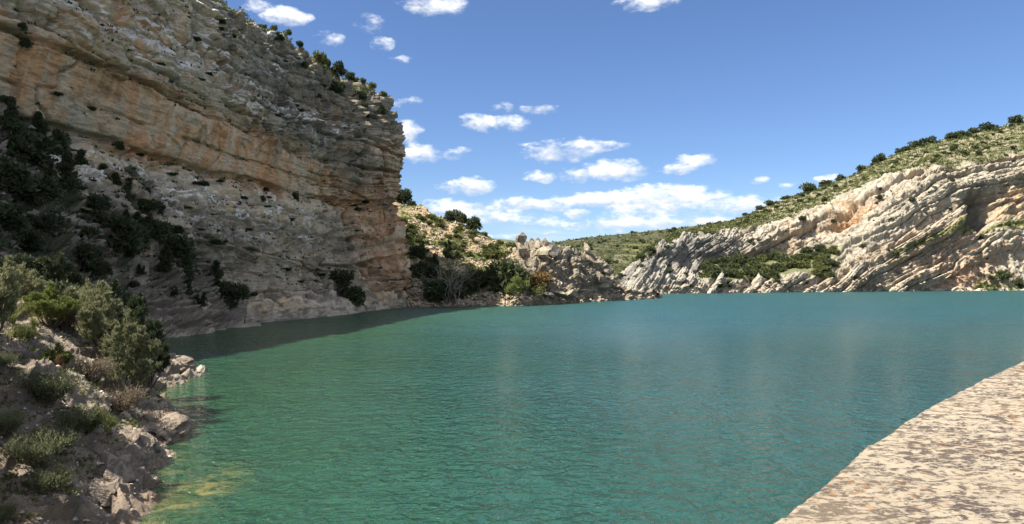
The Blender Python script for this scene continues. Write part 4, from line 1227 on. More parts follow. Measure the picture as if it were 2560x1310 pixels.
HB = [(1124, 0, 26, 'mid_green', 'dark juniper leftmost of the group on the headland skyline', 1),
      (1138, 0, 30, 'mid_green', 'tallest dark juniper of the group on the headland skyline', 1),
      (1158, 0, 24, 'mid_green', 'low dark juniper right of the tallest on the headland skyline', 1),
      (1186, 0, 32, 'mid_green', 'broad grey-green tree at the right end of the headland skyline', 1),
      (1034, 0, 20, 'far_round', 'spindly shrub on the headland skyline next to the cliff', 1),
      (1008, 0, 42, 'mid_darkround', 'dark tree on the headland crest touching the cliff edge', 1),
      (1128, 640, 46, 'mid_dark', 'conical juniper halfway up the headland slope', 0),
      (1270, 722, 82, 'mid_green', 'large dark green juniper at the foot of the broken crag', 0),
      (1232, 712, 46, 'mid_green', 'dark bush left of the large juniper on the headland', 0),
      (1200, 716, 50, 'mid_green', 'rounded dark bush above the headland beach', 0),
      (1172, 724, 44, 'mid_darkround', 'dark bush half in the cliff shadow on the headland', 0),
      (1150, 735, 62, 'mid_darkround', 'dark bush in the cliff shadow behind the bare tree', 0),
      (1100, 745, 62, 'mid_darkround', 'dark shaded bush between the cliff foot and the bare tree', 0),
      (1072, 690, 50, 'mid_darkround', 'dark shaded bush on the slope below the cliff corner', 0),
      (1050, 640, 40, 'mid_darkround', 'shaded bush high on the slope beside the cliff corner', 0),
      (1088, 660, 34, 'mid_dark', 'small shaded juniper right of the cliff corner', 0),
      (1245, 640, 32, 'mid_bush', 'yellow-green bush on the slope left of the broken crag', 0),
      (1230, 620, 24, 'mid_bush', 'green bush just below the dip of the headland crest', 0)]
G_ = dict(far_cone=far_cone, far_round=far_round, mid_green=mid_green, mid_dark=mid_dark, mid_darkround=mid_darkround, mid_bush=mid_bush)
for u, v, h, kind, lab, cr in HB:
    unit = 2.3 if kind in ('far_cone', 'mid_dark') else 1.35
    shrub_at(MID, u, v, h, G_[kind], 'headland_shrub', lab, 'tree' if h > 40 else 'shrub', on_crest=bool(cr), unit_h=unit, wide=.95)

rust = crown_round(231, M_rust, 18, 110, .11, h=.9)
shrub_at(MID, 1350, 712, 48, [rust], 'rusty_bush', 'rusty brown leafless-looking bush in front of the broken crag', 'bush', unit_h=1.2, wide=1.0)


def branchy(rs, h, n_main=4, spread=.5, depth=3, r0=.12):
    V, F = [], []; tips = []

    def grow(p, d, L, r, lev):
        pts = [p]; rad = [r]
        for i in range(4):
            d = (d + Vector(rs.normal(size=3) * .16) + Vector((0, 0, .06))).normalized()
            p = p + d * (L / 4); pts.append(p); rad.append(r * (1 - .16 * (i + 1)))
        tube(V, F, pts, rad, 5 if lev == 0 else 4)
        if lev >= depth: tips.append(p); return
        for i in range(3 if lev else 4):
            q = pts[2 + rs.randint(3)]
            dd = (d + Vector(rs.normal(size=3) * spread)).normalized()
            grow(q, dd, L * (.5 + .25 * rs.rand()), r * .5, lev + 1)
    for i in range(n_main):
        d = Vector((rs.normal() * .38, rs.normal() * .38, 1)).normalized()
        grow(Vector((rs.normal() * .15, rs.normal() * .15, -.3)), d, h * (.4 + .2 * rs.rand()), r0 * (.6 + .5 * rs.rand()), 0)
    return V, F, tips


def tree(name, label, loc, h, leaf_mat, bark, leaves, leaf_size, seed, n_main=4, spread=.5, r0=.12, cluster=.35, depth=3):
    rs = np.random.RandomState(seed)
    V, F, tips = branchy(rs, h, n_main, spread, depth, r0)
    root = bpy.data.objects.new(name, None); root.location = loc; COL.objects.link(root)
    tag(root, label, 'tree')
    obj('branches', face_mesh('branches', V, F, bark, smooth=True), parent=root)
    if leaves:
        T_ = np.array([tuple(t) for t in tips]); sel = rs.rand(len(T_)) < .85
        T_ = T_[sel]
        Vv_, Ff_, tn = leaf_cloud(rs, T_, np.full(len(T_), cluster), max(2, leaves // max(1, len(T_))), leaf_size, .2, 1.4)
        obj('foliage', face_mesh('foliage', Vv_, Ff_, leaf_mat, tone=tn), parent=root)
    return root


def loc_on(S, u, v, dz=0.0):
    p = pick(S, u, v); return (float(p[0]), float(p[1]), float(p[2]) + dz)


tree('bare_tree', 'bare many-stemmed tree in the cliff shadow at the headland shore', loc_on(MID, 1118, 756), 12, M_dark, M_palebark, 0, .1, 301, 7, .42, .16)
tree('bare_tree', 'second leafless tree leaning right beside the many-stemmed one', loc_on(MID, 1140, 757), 9, M_dark, M_palebark, 0, .1, 302, 4, .5, .13)
tree('young_tree', 'thin fresh green tree at the shore in front of the broken crag', loc_on(MID, 1307, 754), 5.6, M_fresh, M_palebark, 2600, .22, 303, 4, .4, .12, .5)
tree('young_tree', 'grey-green wispy tree right of the fresh green one at the shore', loc_on(MID, 1345, 748), 4.0, M_bush, M_palebark, 1100, .2, 304, 4, .5, .1, .45)
tree('bare_tree', 'slim dead stems standing in front of the crag boulders', loc_on(MID, 1312, 690), 9, M_dark, M_palebark, 0, .1, 305, 3, .25, .06, depth=2)


# ---- boulders of the broken crag
def boulder_mesh(seed, mat):
    rs = np.random.RandomState(seed)
    import bmesh
    bm = bmesh.new(); bmesh.ops.create_icosphere(bm, subdivisions=2, radius=1.0)
    cuts = [(Vector(rs.normal(size=3)).normalized(), .32 + .4 * rs.rand()) for _ in range(9)]
    for v in bm.verts:
        for n, d in cuts:
            t_ = v.co.dot(n) - d
            if t_ > 0: v.co -= n * t_ * .99
        v.co += Vector(rs.normal(size=3)) * .025
    me = bpy.data.meshes.new('boulder'); bm.to_mesh(me); bm.free(); me.materials.append(mat)
    return me


BO = [boulder_mesh(400 + i, M_boulder if i % 3 else M_boulder_grey) for i in range(9)]
def boulder(u, v, wpx, hpx, label, group=None, on_crest=False, tilt=(0, 0), S=MID, mi=None, lift=.25, name='boulder'):
    p = crest(S, u) if on_crest else pick(S, u, v)
    if p is None: return
    a = px2m(wpx, p[1]) / 1.5; b = px2m(hpx, p[1]) / 1.5
    o = obj(name, BO[rng.randint(9) if mi is None else mi], (p[0], p[1], p[2] + b * lift), (a, a * (.7 + .4 * rng.rand()), b), rng.rand() * 6.28, tilt=tilt)
    tag(o, label, 'boulder', group)
    return o


boulder(1303, 622, 30, 42, 'tall rounded boulder perched highest on the broken crag', lift=.75, mi=1)
boulder(1349, 618, 16, 22, 'small pointed boulder standing up on the crag crest', lift=.6, tilt=(.3, .5), mi=2)
boulder(1296, 632, 32, 34, 'large pale angular boulder below the perched one', mi=4)
boulder(1303, 612, 16, 24, 'brown upright block wedged under the perched boulder', mi=5)
boulder(1357, 640, 34, 40, 'big pale flat-faced block in the middle of the crag', mi=1)
boulder(1378, 628, 40, 30, 'wide grey block near the crag crest', mi=3)
boulder(1462, 0, 24, 30, 'tilted pale slab sticking up at the right end of the crag', on_crest=True, lift=.4, tilt=(.2, -.7), mi=7)
boulder(1478, 652, 34, 18, 'slanting light slab under the right end of the crag crest', tilt=(0, -.5), mi=8)
boulder(1497, 668, 34, 28, 'rounded brown block at the right shoulder of the crag', mi=1)
boulder(1268, 650, 22, 16, 'grey block at the left foot of the perched boulders', mi=3)
boulder(1500, 700, 26, 26, 'pale square block low on the right of the crag', mi=4)
boulder(1434, 735, 52, 14, 'long pale slab lying toward the water under the crag', tilt=(0, .35), mi=2, name='rock_slab')
boulder(1398, 740, 44, 16, 'wide light slab at the shore left of the long slab', tilt=(0, .3), mi=5, name='rock_slab')
boulder(1370, 736, 36, 20, 'grey lump of rock at the shore behind the young tree', mi=6)
cragm = (Mu > 1285) & (Mu < 1560) & (MID_L > 1.1) & (MID_L < 5.0)
for k_, i_ in enumerate(scatter(cragm, 64, 51)):
    p = Mf[i_]; s = .45 + .8 * rs.rand() ** 1.7
    o = obj('boulder', BO[k_ % 9], (p[0], p[1], p[2] + .1), (s, s * (.7 + .5 * rs.rand()), s * (.6 + .5 * rs.rand())), rs.rand() * 6.28, tilt=(rs.normal() * .3, rs.normal() * .3))
    zoned(o, p, 'angular limestone block', 'among the tumbled crag blocks,', 'boulder', 'tumbled crag blocks', Z_CRAG, s, .75)
shm = (Mu > 1150) & (Mu < 1648) & (MID_L > .95) & (MID_L < 1.9) & (MID[..., 2] > .1)
for k_, i_ in enumerate(scatter(shm, 110, 52)):
    p = Mf[i_]; s = .35 + .8 * rs.rand() ** 2
    o = obj('shore_rock', BO[k_ % 9], (p[0], p[1], p[2]), (s, s * .9, s * .6), rs.rand() * 6.28, tilt=(rs.normal() * .3, rs.normal() * .3))
    zoned(o, p, 'pale rock', 'on the headland waterline', 'rock', 'headland shore rocks', Z_SHORE, s, .6)


def stones(name, pts, smin, smax, mat, rs):
    """one mesh of many small angular stones (jittered octahedra)"""
    n = len(pts)
    base = np.array([(1, 0, 0), (-1, 0, 0), (0, 1, 0), (0, -1, 0), (0, 0, 1), (0, 0, -1.)])
    f = np.array([(0, 2, 4), (2, 1, 4), (1, 3, 4), (3, 0, 4), (2, 0, 5), (1, 2, 5), (3, 1, 5), (0, 3, 5)])
    s = (smin + (smax - smin) * rs.rand(n) ** 2.5)[:, None, None]
    V = base[None] * s * (.6 + .8 * rs.rand(n, 6, 1)) + rs.normal(size=(n, 6, 3)) * s * .22
    V = V * np.array([1, 1, .7]) + pts[:, None, :]
    F = (f[None] + (np.arange(n) * 6)[:, None, None]).reshape(-1, 3)
    me = face_mesh(name, V.reshape(-1, 3), F, mat)
    return obj(name, me)


o = stones('scree', Mf[scatter((Mu > 1000) & (Mu < 1290) & (MID_L > 1.0) & (MID_L < 5.0) & (clM > -.1), 4800, 53)], .12, .7, M_stone, rs)
tag(o, 'loose pale stones scattered over the headland slope', 'stones', kind='stuff')
o = stones('shore_rubble', Mf[scatter((Mu > 1020) & (Mu < 1650) & (MID_L > .97) & (MID_L < 1.7), 2600, 54)], .12, .5, M_stone, rs)
tag(o, 'rubble along the waterline of the headland', 'stones', kind='stuff')
sr = scatter((Uv > 1640) & (Uv < 2560) & (RH_L > .98) & (RH_L < 1.5), 1500, 55)
o = stones('far_shore_rubble', Pf[sr], .2, 1.0, M_stone, rs)
tag(o, 'rubble along the far right waterline', 'stones', kind='stuff')

# ---- cliff: shrubs on the rim and ledges
Cf = CLIFF.reshape(-1, 3); Cu, Cv = proj(CLIFF)
RIM = [(688, 14, 'small scraggly bush on the cliff rim below the first cloud'), (722, 16, 'second scraggly bush on the cliff rim'), (752, 14, 'small dark bush hanging on the cliff rim above the step'),
       (805, 30, 'pointed yellow-green juniper on the cliff rim'), (818, 20, 'low green bush right of the pointed juniper on the rim'), (850, 30, 'dark dense round juniper standing on the cliff rim'),
       (878, 18, 'grey-green bush right of the dark juniper on the rim'), (893, 14, 'low bush on the sunlit end of the cliff rim'), (908, 14, 'small bush third from the cliff corner on the rim'),
       (935, 16, 'leafy bush second from the cliff corner on the rim'), (955, 16, 'leafy bush at the very corner of the cliff rim'), (660, 12, 'tiny bush at the upper end of the cliff rim')]
for u, h, lab in RIM:
    shrub_at(CLIFF, u, 0, h, mid_darkround if 'dark' in lab else mid_bush, 'rim_shrub', lab, 'shrub', on_crest=True, unit_h=1.1, wide=.8)
for (u, v, h, lab) in [(700, 95, 20, 'black-looking bush hanging in the gully under the rim'), (765, 160, 20, 'dark bush below the notch in the rim'), (845, 225, 34, 'largest dark bush hanging below the cliff rim'),
                       (910, 245, 24, 'dark bush under the sunlit end of the rim'), (955, 280, 22, 'dark bush clinging at the cliff corner'), (800, 238, 14, 'small bush on the upper dark wall'),
                       (740, 490, 22, 'bush at the end of the white ledge'), (660, 495, 16, 'bush on the white ledge midway along the cliff'), (300, 370, 22, 'small bush at the foot of the smooth orange wall'),
                       (855, 700, 50, 'dark bush in the corner below the orange pillar'), (880, 740, 52, 'spreading bush at the foot of the orange pillar'), (60, 110, 26, 'dark bush in the cleft at the upper left edge'),
                       (55, 70, 20, 'upper of two bushes in the cleft at the upper left')]:
    shrub_at(CLIFF, u, v, h, mid_darkround, 'cliff_bush', lab, 'bush', unit_h=1.3, wide=.9, sink=.5)
cm = (Cu > 10) & (Cu < 1015) & (Cv > 0) & (CLIFF_N[..., 2] > .42) & (CLIFF_Z > 4) & (CLIFF_Z < 50.5)
for k_, i_ in enumerate(scatter(cm & (CLIFF_S > 62) & (CLIFF_S < 158) & (CLIFF_Z < 47), 150, 61)):
    p = Cf[i_]; s = .22 + .6 * rs.rand() ** 2
    o = obj('ledge_bush', mid_darkround[k_ % 4], (p[0], p[1], p[2] - .1), (s * (1 + rs.rand()), s * (1 + rs.rand()), s * (.5 + .4 * rs.rand())), rs.rand() * 6)
    hz = 'lower ledges' if CLIFF_Z.reshape(-1)[i_] < 22 else ('middle wall' if CLIFF_Z.reshape(-1)[i_] < 37 else 'upper wall')
    zoned(o, p, 'tiny dark bush', 'on the ' + hz + ' of the shaded cliff', 'bush', 'bushes on the ' + hz, Z_CLIFF)
o = joined_clumps('ledge_herbs', Cf[scatter(cm & (CLIFF_S > 58) & (CLIFF_S < 158), 2400, 62)], None, 8, M_dark, rs, .12, .6)
tag(o, 'dark herbs and moss along the cliff ledges', 'plants', kind='stuff')
o = joined_clumps('rim_grass', Cf[scatter((CLIFF_Z > 50.4) & (CLIFF_Z < 54) & (CLIFF_S > 95) & (CLIFF_S < 164), 1500, 63)], None, 8, M_bush, rs, .15, .7)
tag(o, 'grass and low scrub along the top of the cliff', 'grass', kind='stuff')

# ---- left bank: dark junipers of the shaded slope
Lf = LBANK.reshape(-1, 3); Lu, Lv = proj(LBANK)
SL = [(30, 320, 90, 'c'), (100, 330, 70, 'c'), (60, 400, 90, 'r'), (150, 400, 110, 'c'), (170, 470, 120, 'c'), (205, 430, 80, 'c'), (260, 480, 100, 'c'), (285, 500, 90, 'c'), (20, 470, 80, 'r'),
      (95, 500, 70, 'r'), (235, 530, 60, 'r'), (350, 590, 80, 'c'), (290, 630, 100, 'r'), (395, 600, 60, 'r'), (410, 680, 90, 'c'), (470, 690, 70, 'c'), (440, 640, 60, 'r'), (520, 660, 70, 'c'), (545, 700, 60, 'c'),
      (215, 655, 60, 'r'), (330, 625, 70, 'r'), (175, 730, 80, 'c'), (200, 760, 60, 'r'), (290, 770, 90, 'c'), (345, 780, 70, 'c'), (50, 680, 60, 'r'), (90, 690, 60, 'r'), (145, 770, 90, 'r'), (250, 690, 40, 'r'),
      (560, 730, 40, 'r'), (600, 745, 44, 'r'), (480, 740, 36, 'c'), (515, 760, 44, 'c'), (580, 770, 30, 'r'), (350, 690, 34, 'c'), (10, 560, 70, 'r'), (120, 580, 50, 'r'), (60, 610, 50, 'r'), (380, 540, 44, 'r'), (320, 560, 50, 'c')]
ROWS = ['topmost shaded slope', 'upper shaded slope', 'middle shaded slope', 'lower shaded slope', 'grey ledges']
COLS = ['at the picture edge', 'left of the white-streaked rock', 'below the white ledge', 'toward the lake', 'by the pale wall']
seen = {}
for (u, v, h, kd) in SL:
    p = pick(LBANK, u, v, 6)
    if p is None or p[1] < 38: 
        p = pick(CLIFF, u, v, 6)
    unit = 2.3 if kd == 'c' else 1.3
    k = px2m(h, p[1]) / unit * (.72 if kd == 'c' else .95)
    me = (mid_dark if kd == 'c' else mid_darkround)[rng.randint(4)]
    root = bpy.data.objects.new('dark_juniper', None); root.location = (p[0], p[1], p[2] - .1 * k); root.scale = (k * (1.25 if kd == 'c' else 1.1), k * (1.25 if kd == 'c' else 1.1), k); root.rotation_euler = (0, 0, rng.rand() * 6)
    COL.objects.link(root); obj('crown', me, parent=root)
    r_ = ROWS[min(4, int((v - 300) / 96))]; c_ = COLS[min(4, int(u / 125))]
    lab = ('conical' if kd == 'c' else 'bushy') + ' dark juniper on the ' + r_ + ' ' + c_
    seen.setdefault(lab, []).append(root)
    tag(root, lab, 'tree')
for lab, rr_ in seen.items():
    if len(rr_) > 1:
        rr_.sort(key=lambda q: q.location[0] / q.location[1])
        nm5 = {2: ['left', 'right'], 3: ['leftmost', 'middle', 'rightmost'], 4: ['leftmost', 'second', 'third', 'rightmost']}.get(len(rr_), ['first', 'second', 'third', 'fourth', 'fifth', 'sixth'])
        for q_, r_ in enumerate(rr_): r_['label'] = nm5[min(q_, 5)] + ' ' + lab
Vt, Ft = [], []
tube(Vt, Ft, [(0, 0, -.3), (.03, 0, .5), (0, .04, 1.3)], [.06, .045, .015], 5)
trunk_me = face_mesh('trunk', Vt, Ft, M_bark)
for o_ in [o_ for o_ in COL.objects if o_.name.startswith('dark_juniper')]:
    obj('trunk', trunk_me, parent=o_)
fm = (Lu > -60) & (Lu < 640) & (Lv > 250) & (LBANK[..., 1] > 42) & (LBANK[..., 2] > 4)
for k_, i_ in enumerate(scatter(fm, 170, 71)):
    p = Lf[i_]; s = .35 + .8 * rs.rand() ** 1.6
    o = obj('slope_shrub', mid_darkround[k_ % 4] if rs.rand() < .7 else mid_green[k_ % 3], (p[0], p[1], p[2] - .1), (s * 1.1, s * 1.1, s), rs.rand() * 6)
    hz = 'upper' if p[2] > 14 else ('middle' if p[2] > 8 else 'lower')
    zoned(o, p, 'low dark shrub', 'on the ' + hz + ' shaded scree slope', 'shrub', hz + ' scree shrubs', Z_CLIFF, s, .7)
o = joined_clumps('slope_herbs', Lf[scatter(fm, 5200, 72)], None, 8, M_dark, rs, .12, .6)
tag(o, 'dark herbs and dry grass on the shaded slope under the cliff', 'plants', kind='stuff')
o = stones('slope_stones', Lf[scatter(fm, 2600, 73)], .08, .45, M_boulder_grey, rs)
tag(o, 'grey stones scattered on the shaded slope under the cliff', 'stones', kind='stuff')


# ================================================================== foreground plants
def sprig_shrub(seed, h, w_, mat, n_br=60, sprigs=70, leaf=.035, upright=.8, shape='cone', bark=M_bark):
    """near shrub: branches with many thin upward sprigs; returns (branches mesh, foliage mesh)"""
    rs = np.random.RandomState(seed)
    V, F = [], []; C0, DIR = [], []
    for i in range(n_br):
        a = rs.rand() * 6.283
        t0 = rs.rand()
        if shape == 'cone':
            z0 = h * .12 + h * .72 * t0; reach = w_ * (1 - t0 * .82) * (.55 + .5 * rs.rand())
        else:
            z0 = h * .02 + h * .18 * t0; reach = w_ * (.35 + .65 * rs.rand())
        st = Vector((rs.normal() * .04, rs.normal() * .04, z0 * .55))
        end = Vector((math.cos(a) * reach, math.sin(a) * reach, z0 + h * (.16 if shape == 'cone' else .55 + .3 * rs.rand() - .25 * reach / w_)))
        mid = (st + end) / 2 + Vector((0, 0, -.04 * h if shape == 'cone' else .0)) + Vector(rs.normal(size=3) * .04 * h)
        tube(V, F, [st, mid, end], [.014 * h / 2 + .006, .008 * h / 2 + .003, .003], 4)
        m_ = sprigs
        tt = .25 + .8 * rs.rand(m_) ** .7
        A_, B_, C_ = [np.array(q) for q in (st, mid, end)]
        pp = np.where(tt[:, None] < .5, A_ + (B_ - A_) * (tt[:, None] * 2), B_ + (C_ - B_) * ((tt[:, None] - .5) * 2))
        pp = pp + rs.normal(size=(m_, 3)) * (.035 + .055 * w_) * np.array([1, 1, .9])
        dd = (C_ - A_) / np.linalg.norm(C_ - A_); dd = dd * (1 - upright) + np.array([0, 0, upright])
        dd = dd + rs.normal(size=(m_, 3)) * .38
        C0.append(pp); DIR.append(dd / np.linalg.norm(dd, axis=1)[:, None])
    if shape == 'cone': tube(V, F, [(0, 0, -.25), (.03, .02, h * .4), (0, 0, h * .93)], [.05 * h / 2, .03 * h / 2, .004], 6)
    c = np.concatenate(C0); d = np.concatenate(DIR)
    # each sprig: a stalk of 4 little blades
    nb = 4
    cc = np.repeat(c, nb, 0); dd = np.repeat(d, nb, 0)
    off = np.tile(np.arange(nb) / nb, len(c))[:, None] * leaf * 2.2
    ax = dd + rs.normal(size=dd.shape) * .5; ax /= np.linalg.norm(ax, axis=1)[:, None]
    sd = np.cross(ax, rs.normal(size=dd.shape)); sd /= np.linalg.norm(sd, axis=1)[:, None] + 1e-9
    p0 = cc + dd * off; L_ = leaf * (.7 + .6 * rs.rand(len(cc)))[:, None]
    VV = np.stack([p0 - sd * L_ * .24, p0 + sd * L_ * .24, p0 + ax * L_ * 1.8], 1).reshape(-1, 3)
    tone = np.repeat(np.clip(np.repeat(rs.rand(len(c)), nb) * .7 + .3 * rs.rand(len(cc)), 0, 1), 3)
    me2 = face_mesh('foliage', VV, np.arange(len(VV)).reshape(-1, 3), mat, tone=tone)
    me1 = face_mesh('branches', V, F, bark, smooth=True)
    return me1, me2


def spire_juniper(seed, h, w_, mat, spires=9, sprigs=60, leaf=.06):
    rs = np.random.RandomState(seed); V, F = [], []; C0, DIR = [], []
    for q in range(spires):
        a = rs.rand() * 6.283; rr = w_ * (0 if q == 0 else .35 + .65 * rs.rand())
        bx, by = math.cos(a) * rr, math.sin(a) * rr
        hh = h if q == 0 else h * (.92 - .5 * rr / w_ + .16 * rs.normal())
        zb = h * (.04 if q == 0 else .05 + .22 * rs.rand())
        foot = Vector((bx * .15, by * .15, -.15)); knee = Vector((bx * .8, by * .8, zb + .1 * h)); top = Vector((bx * 1.12, by * 1.12, max(hh, zb + .5)))
        tube(V, F, [foot, knee, (knee + top) / 2, top], [.05, .03, .016, .003], 5)
        L = top.z - knee.z
        for b in range(34):
            t = rs.rand() ** .9
            p0 = knee + (top - knee) * t
            reach = (.46 * w_ * (1 - t) ** .75 + .04) * (.55 + .7 * rs.rand()); aa = rs.rand() * 6.283
            d = Vector((math.cos(aa), math.sin(aa), .75 + .5 * rs.rand())).normalized()
            p1 = p0 + d * reach
            tube(V, F, [p0, p1], [.007, .002], 3)
            m_ = int(sprigs * (.35 + .65 * reach / (.46 * w_)))
            tt = rs.rand(m_)[:, None] ** .6
            A_, B_ = np.array(p0), np.array(p1)
            pp = A_ + (B_ - A_) * (tt * 1.1) + rs.normal(size=(m_, 3)) * (.03 + .045 * (1 - tt))
            dd = np.array([d.x * .55, d.y * .55, 1.0]) + rs.normal(size=(m_, 3)) * .35
            C0.append(pp); DIR.append(dd / np.linalg.norm(dd, axis=1)[:, None])
    c = np.concatenate(C0); d = np.concatenate(DIR); nb = 4
    cc = np.repeat(c, nb, 0); dd = np.repeat(d, nb, 0)
    ax = dd + rs.normal(size=dd.shape) * .4; ax /= np.linalg.norm(ax, axis=1)[:, None]
    sd = np.cross(ax, rs.normal(size=dd.shape)); sd /= np.linalg.norm(sd, axis=1)[:, None] + 1e-9
    p0 = cc + dd * np.tile(np.arange(nb) / nb, len(c))[:, None] * leaf * 1.6; L_ = leaf * (.7 + .6 * rs.rand(len(cc)))[:, None]
    VV = np.stack([p0 - sd * L_ * .26, p0 + sd * L_ * .26, p0 + ax * L_ * 1.7], 1).reshape(-1, 3)
    tone = np.repeat(np.clip(np.repeat(rs.rand(len(c)), nb) * .7 + .3 * rs.rand(len(cc)), 0, 1), 3)
    return face_mesh('branches', V, F, M_bark, smooth=True), face_mesh('foliage', VV, np.arange(len(VV)).reshape(-1, 3), mat, tone=tone)


def near_plant(name, label, cat, u, v, d, meshes, sc=1.0, rz=None, dz=-.05, lean=(0, 0)):
    x, y, _ = ray(u, v, d)
    # stand on the bank mesh
    dd = (LBANK[..., 0] - x) ** 2 + (LBANK[..., 1] - y) ** 2
    i_ = np.unravel_index(np.argmin(dd), dd.shape)
    z = LBANK[i_][2]
    root = bpy.data.objects.new(name, None); root.location = (x, y, z + dz); root.scale = (sc, sc, sc)
    root.rotation_euler = (lean[0], lean[1], rng.rand() * 6.28 if rz is None else rz)
    COL.objects.link(root); tag(root, label, cat)
    obj('branches', meshes[0], parent=root); obj('foliage', meshes[1], parent=root)
    return root


jun_a = spire_juniper(501, 3.9, 1.25, M_near_leaf, 11, 46, .062)
jun_b = spire_juniper(502, 3.0, 1.1, M_near_leaf, 9, 40, .062)
jun_d = spire_juniper(503, 3.0, 1.1, M_dark, 9, 44, .065)
jun_c = spire_juniper(504, 2.6, 1.6, M_near_leaf, 13, 34, .062)
jun_f = spire_juniper(509, 2.0, 1.35, M_fresh, 12, 26, .065)
ros_a = sprig_shrub(505, 1.0, .7, M_rosemary, 60, 34, .034, .9, 'round')
ros_b = sprig_shrub(506, .7, .6, M_rosemary, 70, 45, .028, .9, 'round')
dry_a = sprig_shrub(507, 1.0, .8, M_dry, 80, 34, .035, .8, 'round', M_palebark)
dry_b = sprig_shrub(508, 1.6, .55, M_rust, 60, 26, .04, .8, 'cone', M_palebark)
thyme = sprig_shrub(510, .5, .4, M_bush, 50, 40, .025, .85, 'round')

NP = [('juniper_tree', 'tallest light green juniper at the tip of the foreground bank', 'tree', 318, 0, 31.5, jun_a, 1.0),
      ('juniper_tree', 'light green juniper leaning against the left of the tallest one', 'tree', 268, 0, 32.5, jun_b, 1.05),
      ('juniper_tree', 'dark juniper behind the tallest one, over the water', 'tree', 372, 0, 34.5, jun_d, 1.05),
      ('juniper_tree', 'dark green juniper behind the sunlit ones, left of the dark pair', 'tree', 330, 0, 38, jun_d, 1.2),
      ('juniper_bush', 'broad sunlit juniper bush with bare red twigs beside it', 'bush', 222, 0, 34.5, jun_c, 1.05),
      ('juniper_bush', 'yellow-green bush behind the pale slab', 'bush', 128, 0, 32.5, jun_f, .95),
      ('juniper_bush', 'small light juniper at the left behind the grass', 'bush', 55, 0, 36, jun_c, .95),
      ('juniper_tree', 'tall bright juniper cut off by the left edge of the picture', 'tree', -32, 0, 27, jun_a, 1.05),
      ('juniper_bush', 'dark bush between the yellow-green bush and the slope', 'bush', 150, 0, 42, jun_d, 1.1),
      ('dry_bush', 'reddish bare bush between the green bushes', 'bush', 165, 0, 33.2, dry_b, 1.1),
      ('dry_bush', 'grey dry bush spilling down right of the tallest juniper', 'bush', 385, 0, 30.5, dry_a, .9),
      ('dry_bush', 'grey-brown dry bush below the tallest juniper', 'bush', 300, 0, 28.5, dry_a, 1.25),
      ('dry_bush', 'dry twiggy bush left of the tallest juniper below the slab', 'bush', 228, 0, 28.5, dry_a, 1.1),
      ('dry_bush', 'orange-brown dry tuft below the pale slab', 'bush', 148, 0, 27.2, dry_b, .5),
      ('scrub_bush', 'green bush right below the pale slab', 'bush', 205, 0, 30, jun_f, .6),
      ('scrub_bush', 'low green bush with yellow flowers left below the slab', 'bush', 145, 0, 28.8, jun_f, .5),
      ('scrub_bush', 'small green bush on the stony path by the left edge', 'bush', 62, 0, 29, thyme, 1.5),
      ('rosemary_bush', 'two-stemmed rosemary on bare rock in the middle of the bank', 'bush', 125, 0, 23.5, ros_a, 1.35),
      ('rosemary_bush', 'small round rosemary left of the two-stemmed one', 'bush', 42, 0, 23.8, ros_b, .85),
      ('rosemary_bush', 'tiny rosemary at the left edge', 'bush', 6, 0, 24.5, ros_b, .75),
      ('rosemary_bush', 'dark rosemary mound under the dead root', 'bush', 95, 0, 19.6, ros_a, 1.15),
      ('rosemary_bush', 'green rosemary right of the dark mound', 'bush', 150, 0, 20.6, ros_a, .9),
      ('rosemary_bush', 'low dark rosemary hanging lowest on the rock', 'bush', 130, 0, 18.6, ros_b, 1.0),
      ('rosemary_bush', 'bright green rosemary above the big boulder', 'bush', 185, 0, 22.6, ros_a, .95),
      ('scrub_bush', 'yellowish scrub on the ledge above the boulder', 'bush', 222, 0, 23.4, thyme, 1.6),
      ('rosemary_bush', 'small rosemary at the lower left edge of the picture', 'bush', 0, 0, 16.6, ros_b, .65),
      ('rosemary_bush', 'dim rosemary at the left edge between rocks', 'bush', 12, 0, 20.6, ros_a, .9),
      ('scrub_bush', 'bush on the ledge right of the yellowish scrub', 'bush', 262, 0, 25.5, thyme, 1.2)]
# junipers added out of view up the bank to throw the dappled shade
for i_, (x_, y_, s_) in enumerate([(-15.6, 17.2, 1.4), (-17.8, 20.0, 1.5), (-14.6, 15.0, 1.4), (-19.6, 22.0, 1.3), (-13.8, 12.6, 1.3), (-21.6, 19.0, 1.25), (-18.5, 15.5, 1.2), (-23, 23.5, 1.2)]):
    lb = ['juniper added for shade on the bank just outside the left edge', 'taller added shade juniper uphill of the first one outside the left edge', 'unseen juniper added for shade nearest the dam end of the bank', 'unseen juniper added for shade at the upper edge of the rosemary slope',
          'unseen juniper added for shade beside the dam abutment', 'large unseen juniper added for shade on the crest of the bank', 'broad unseen juniper added for shade behind the row on the bank', 'uppermost large juniper of the unseen row added for shade on the bank'][i_]
    NP.append(('juniper_tree', lb, 'tree', 1280 + FPX * x_ / y_, 0, y_, jun_a if i_ % 2 else jun_d, s_))
for nm, lab, cat, u, v, d, ms, sc in NP:
    near_plant(nm, lab, cat, u, v, d, ms, sc)


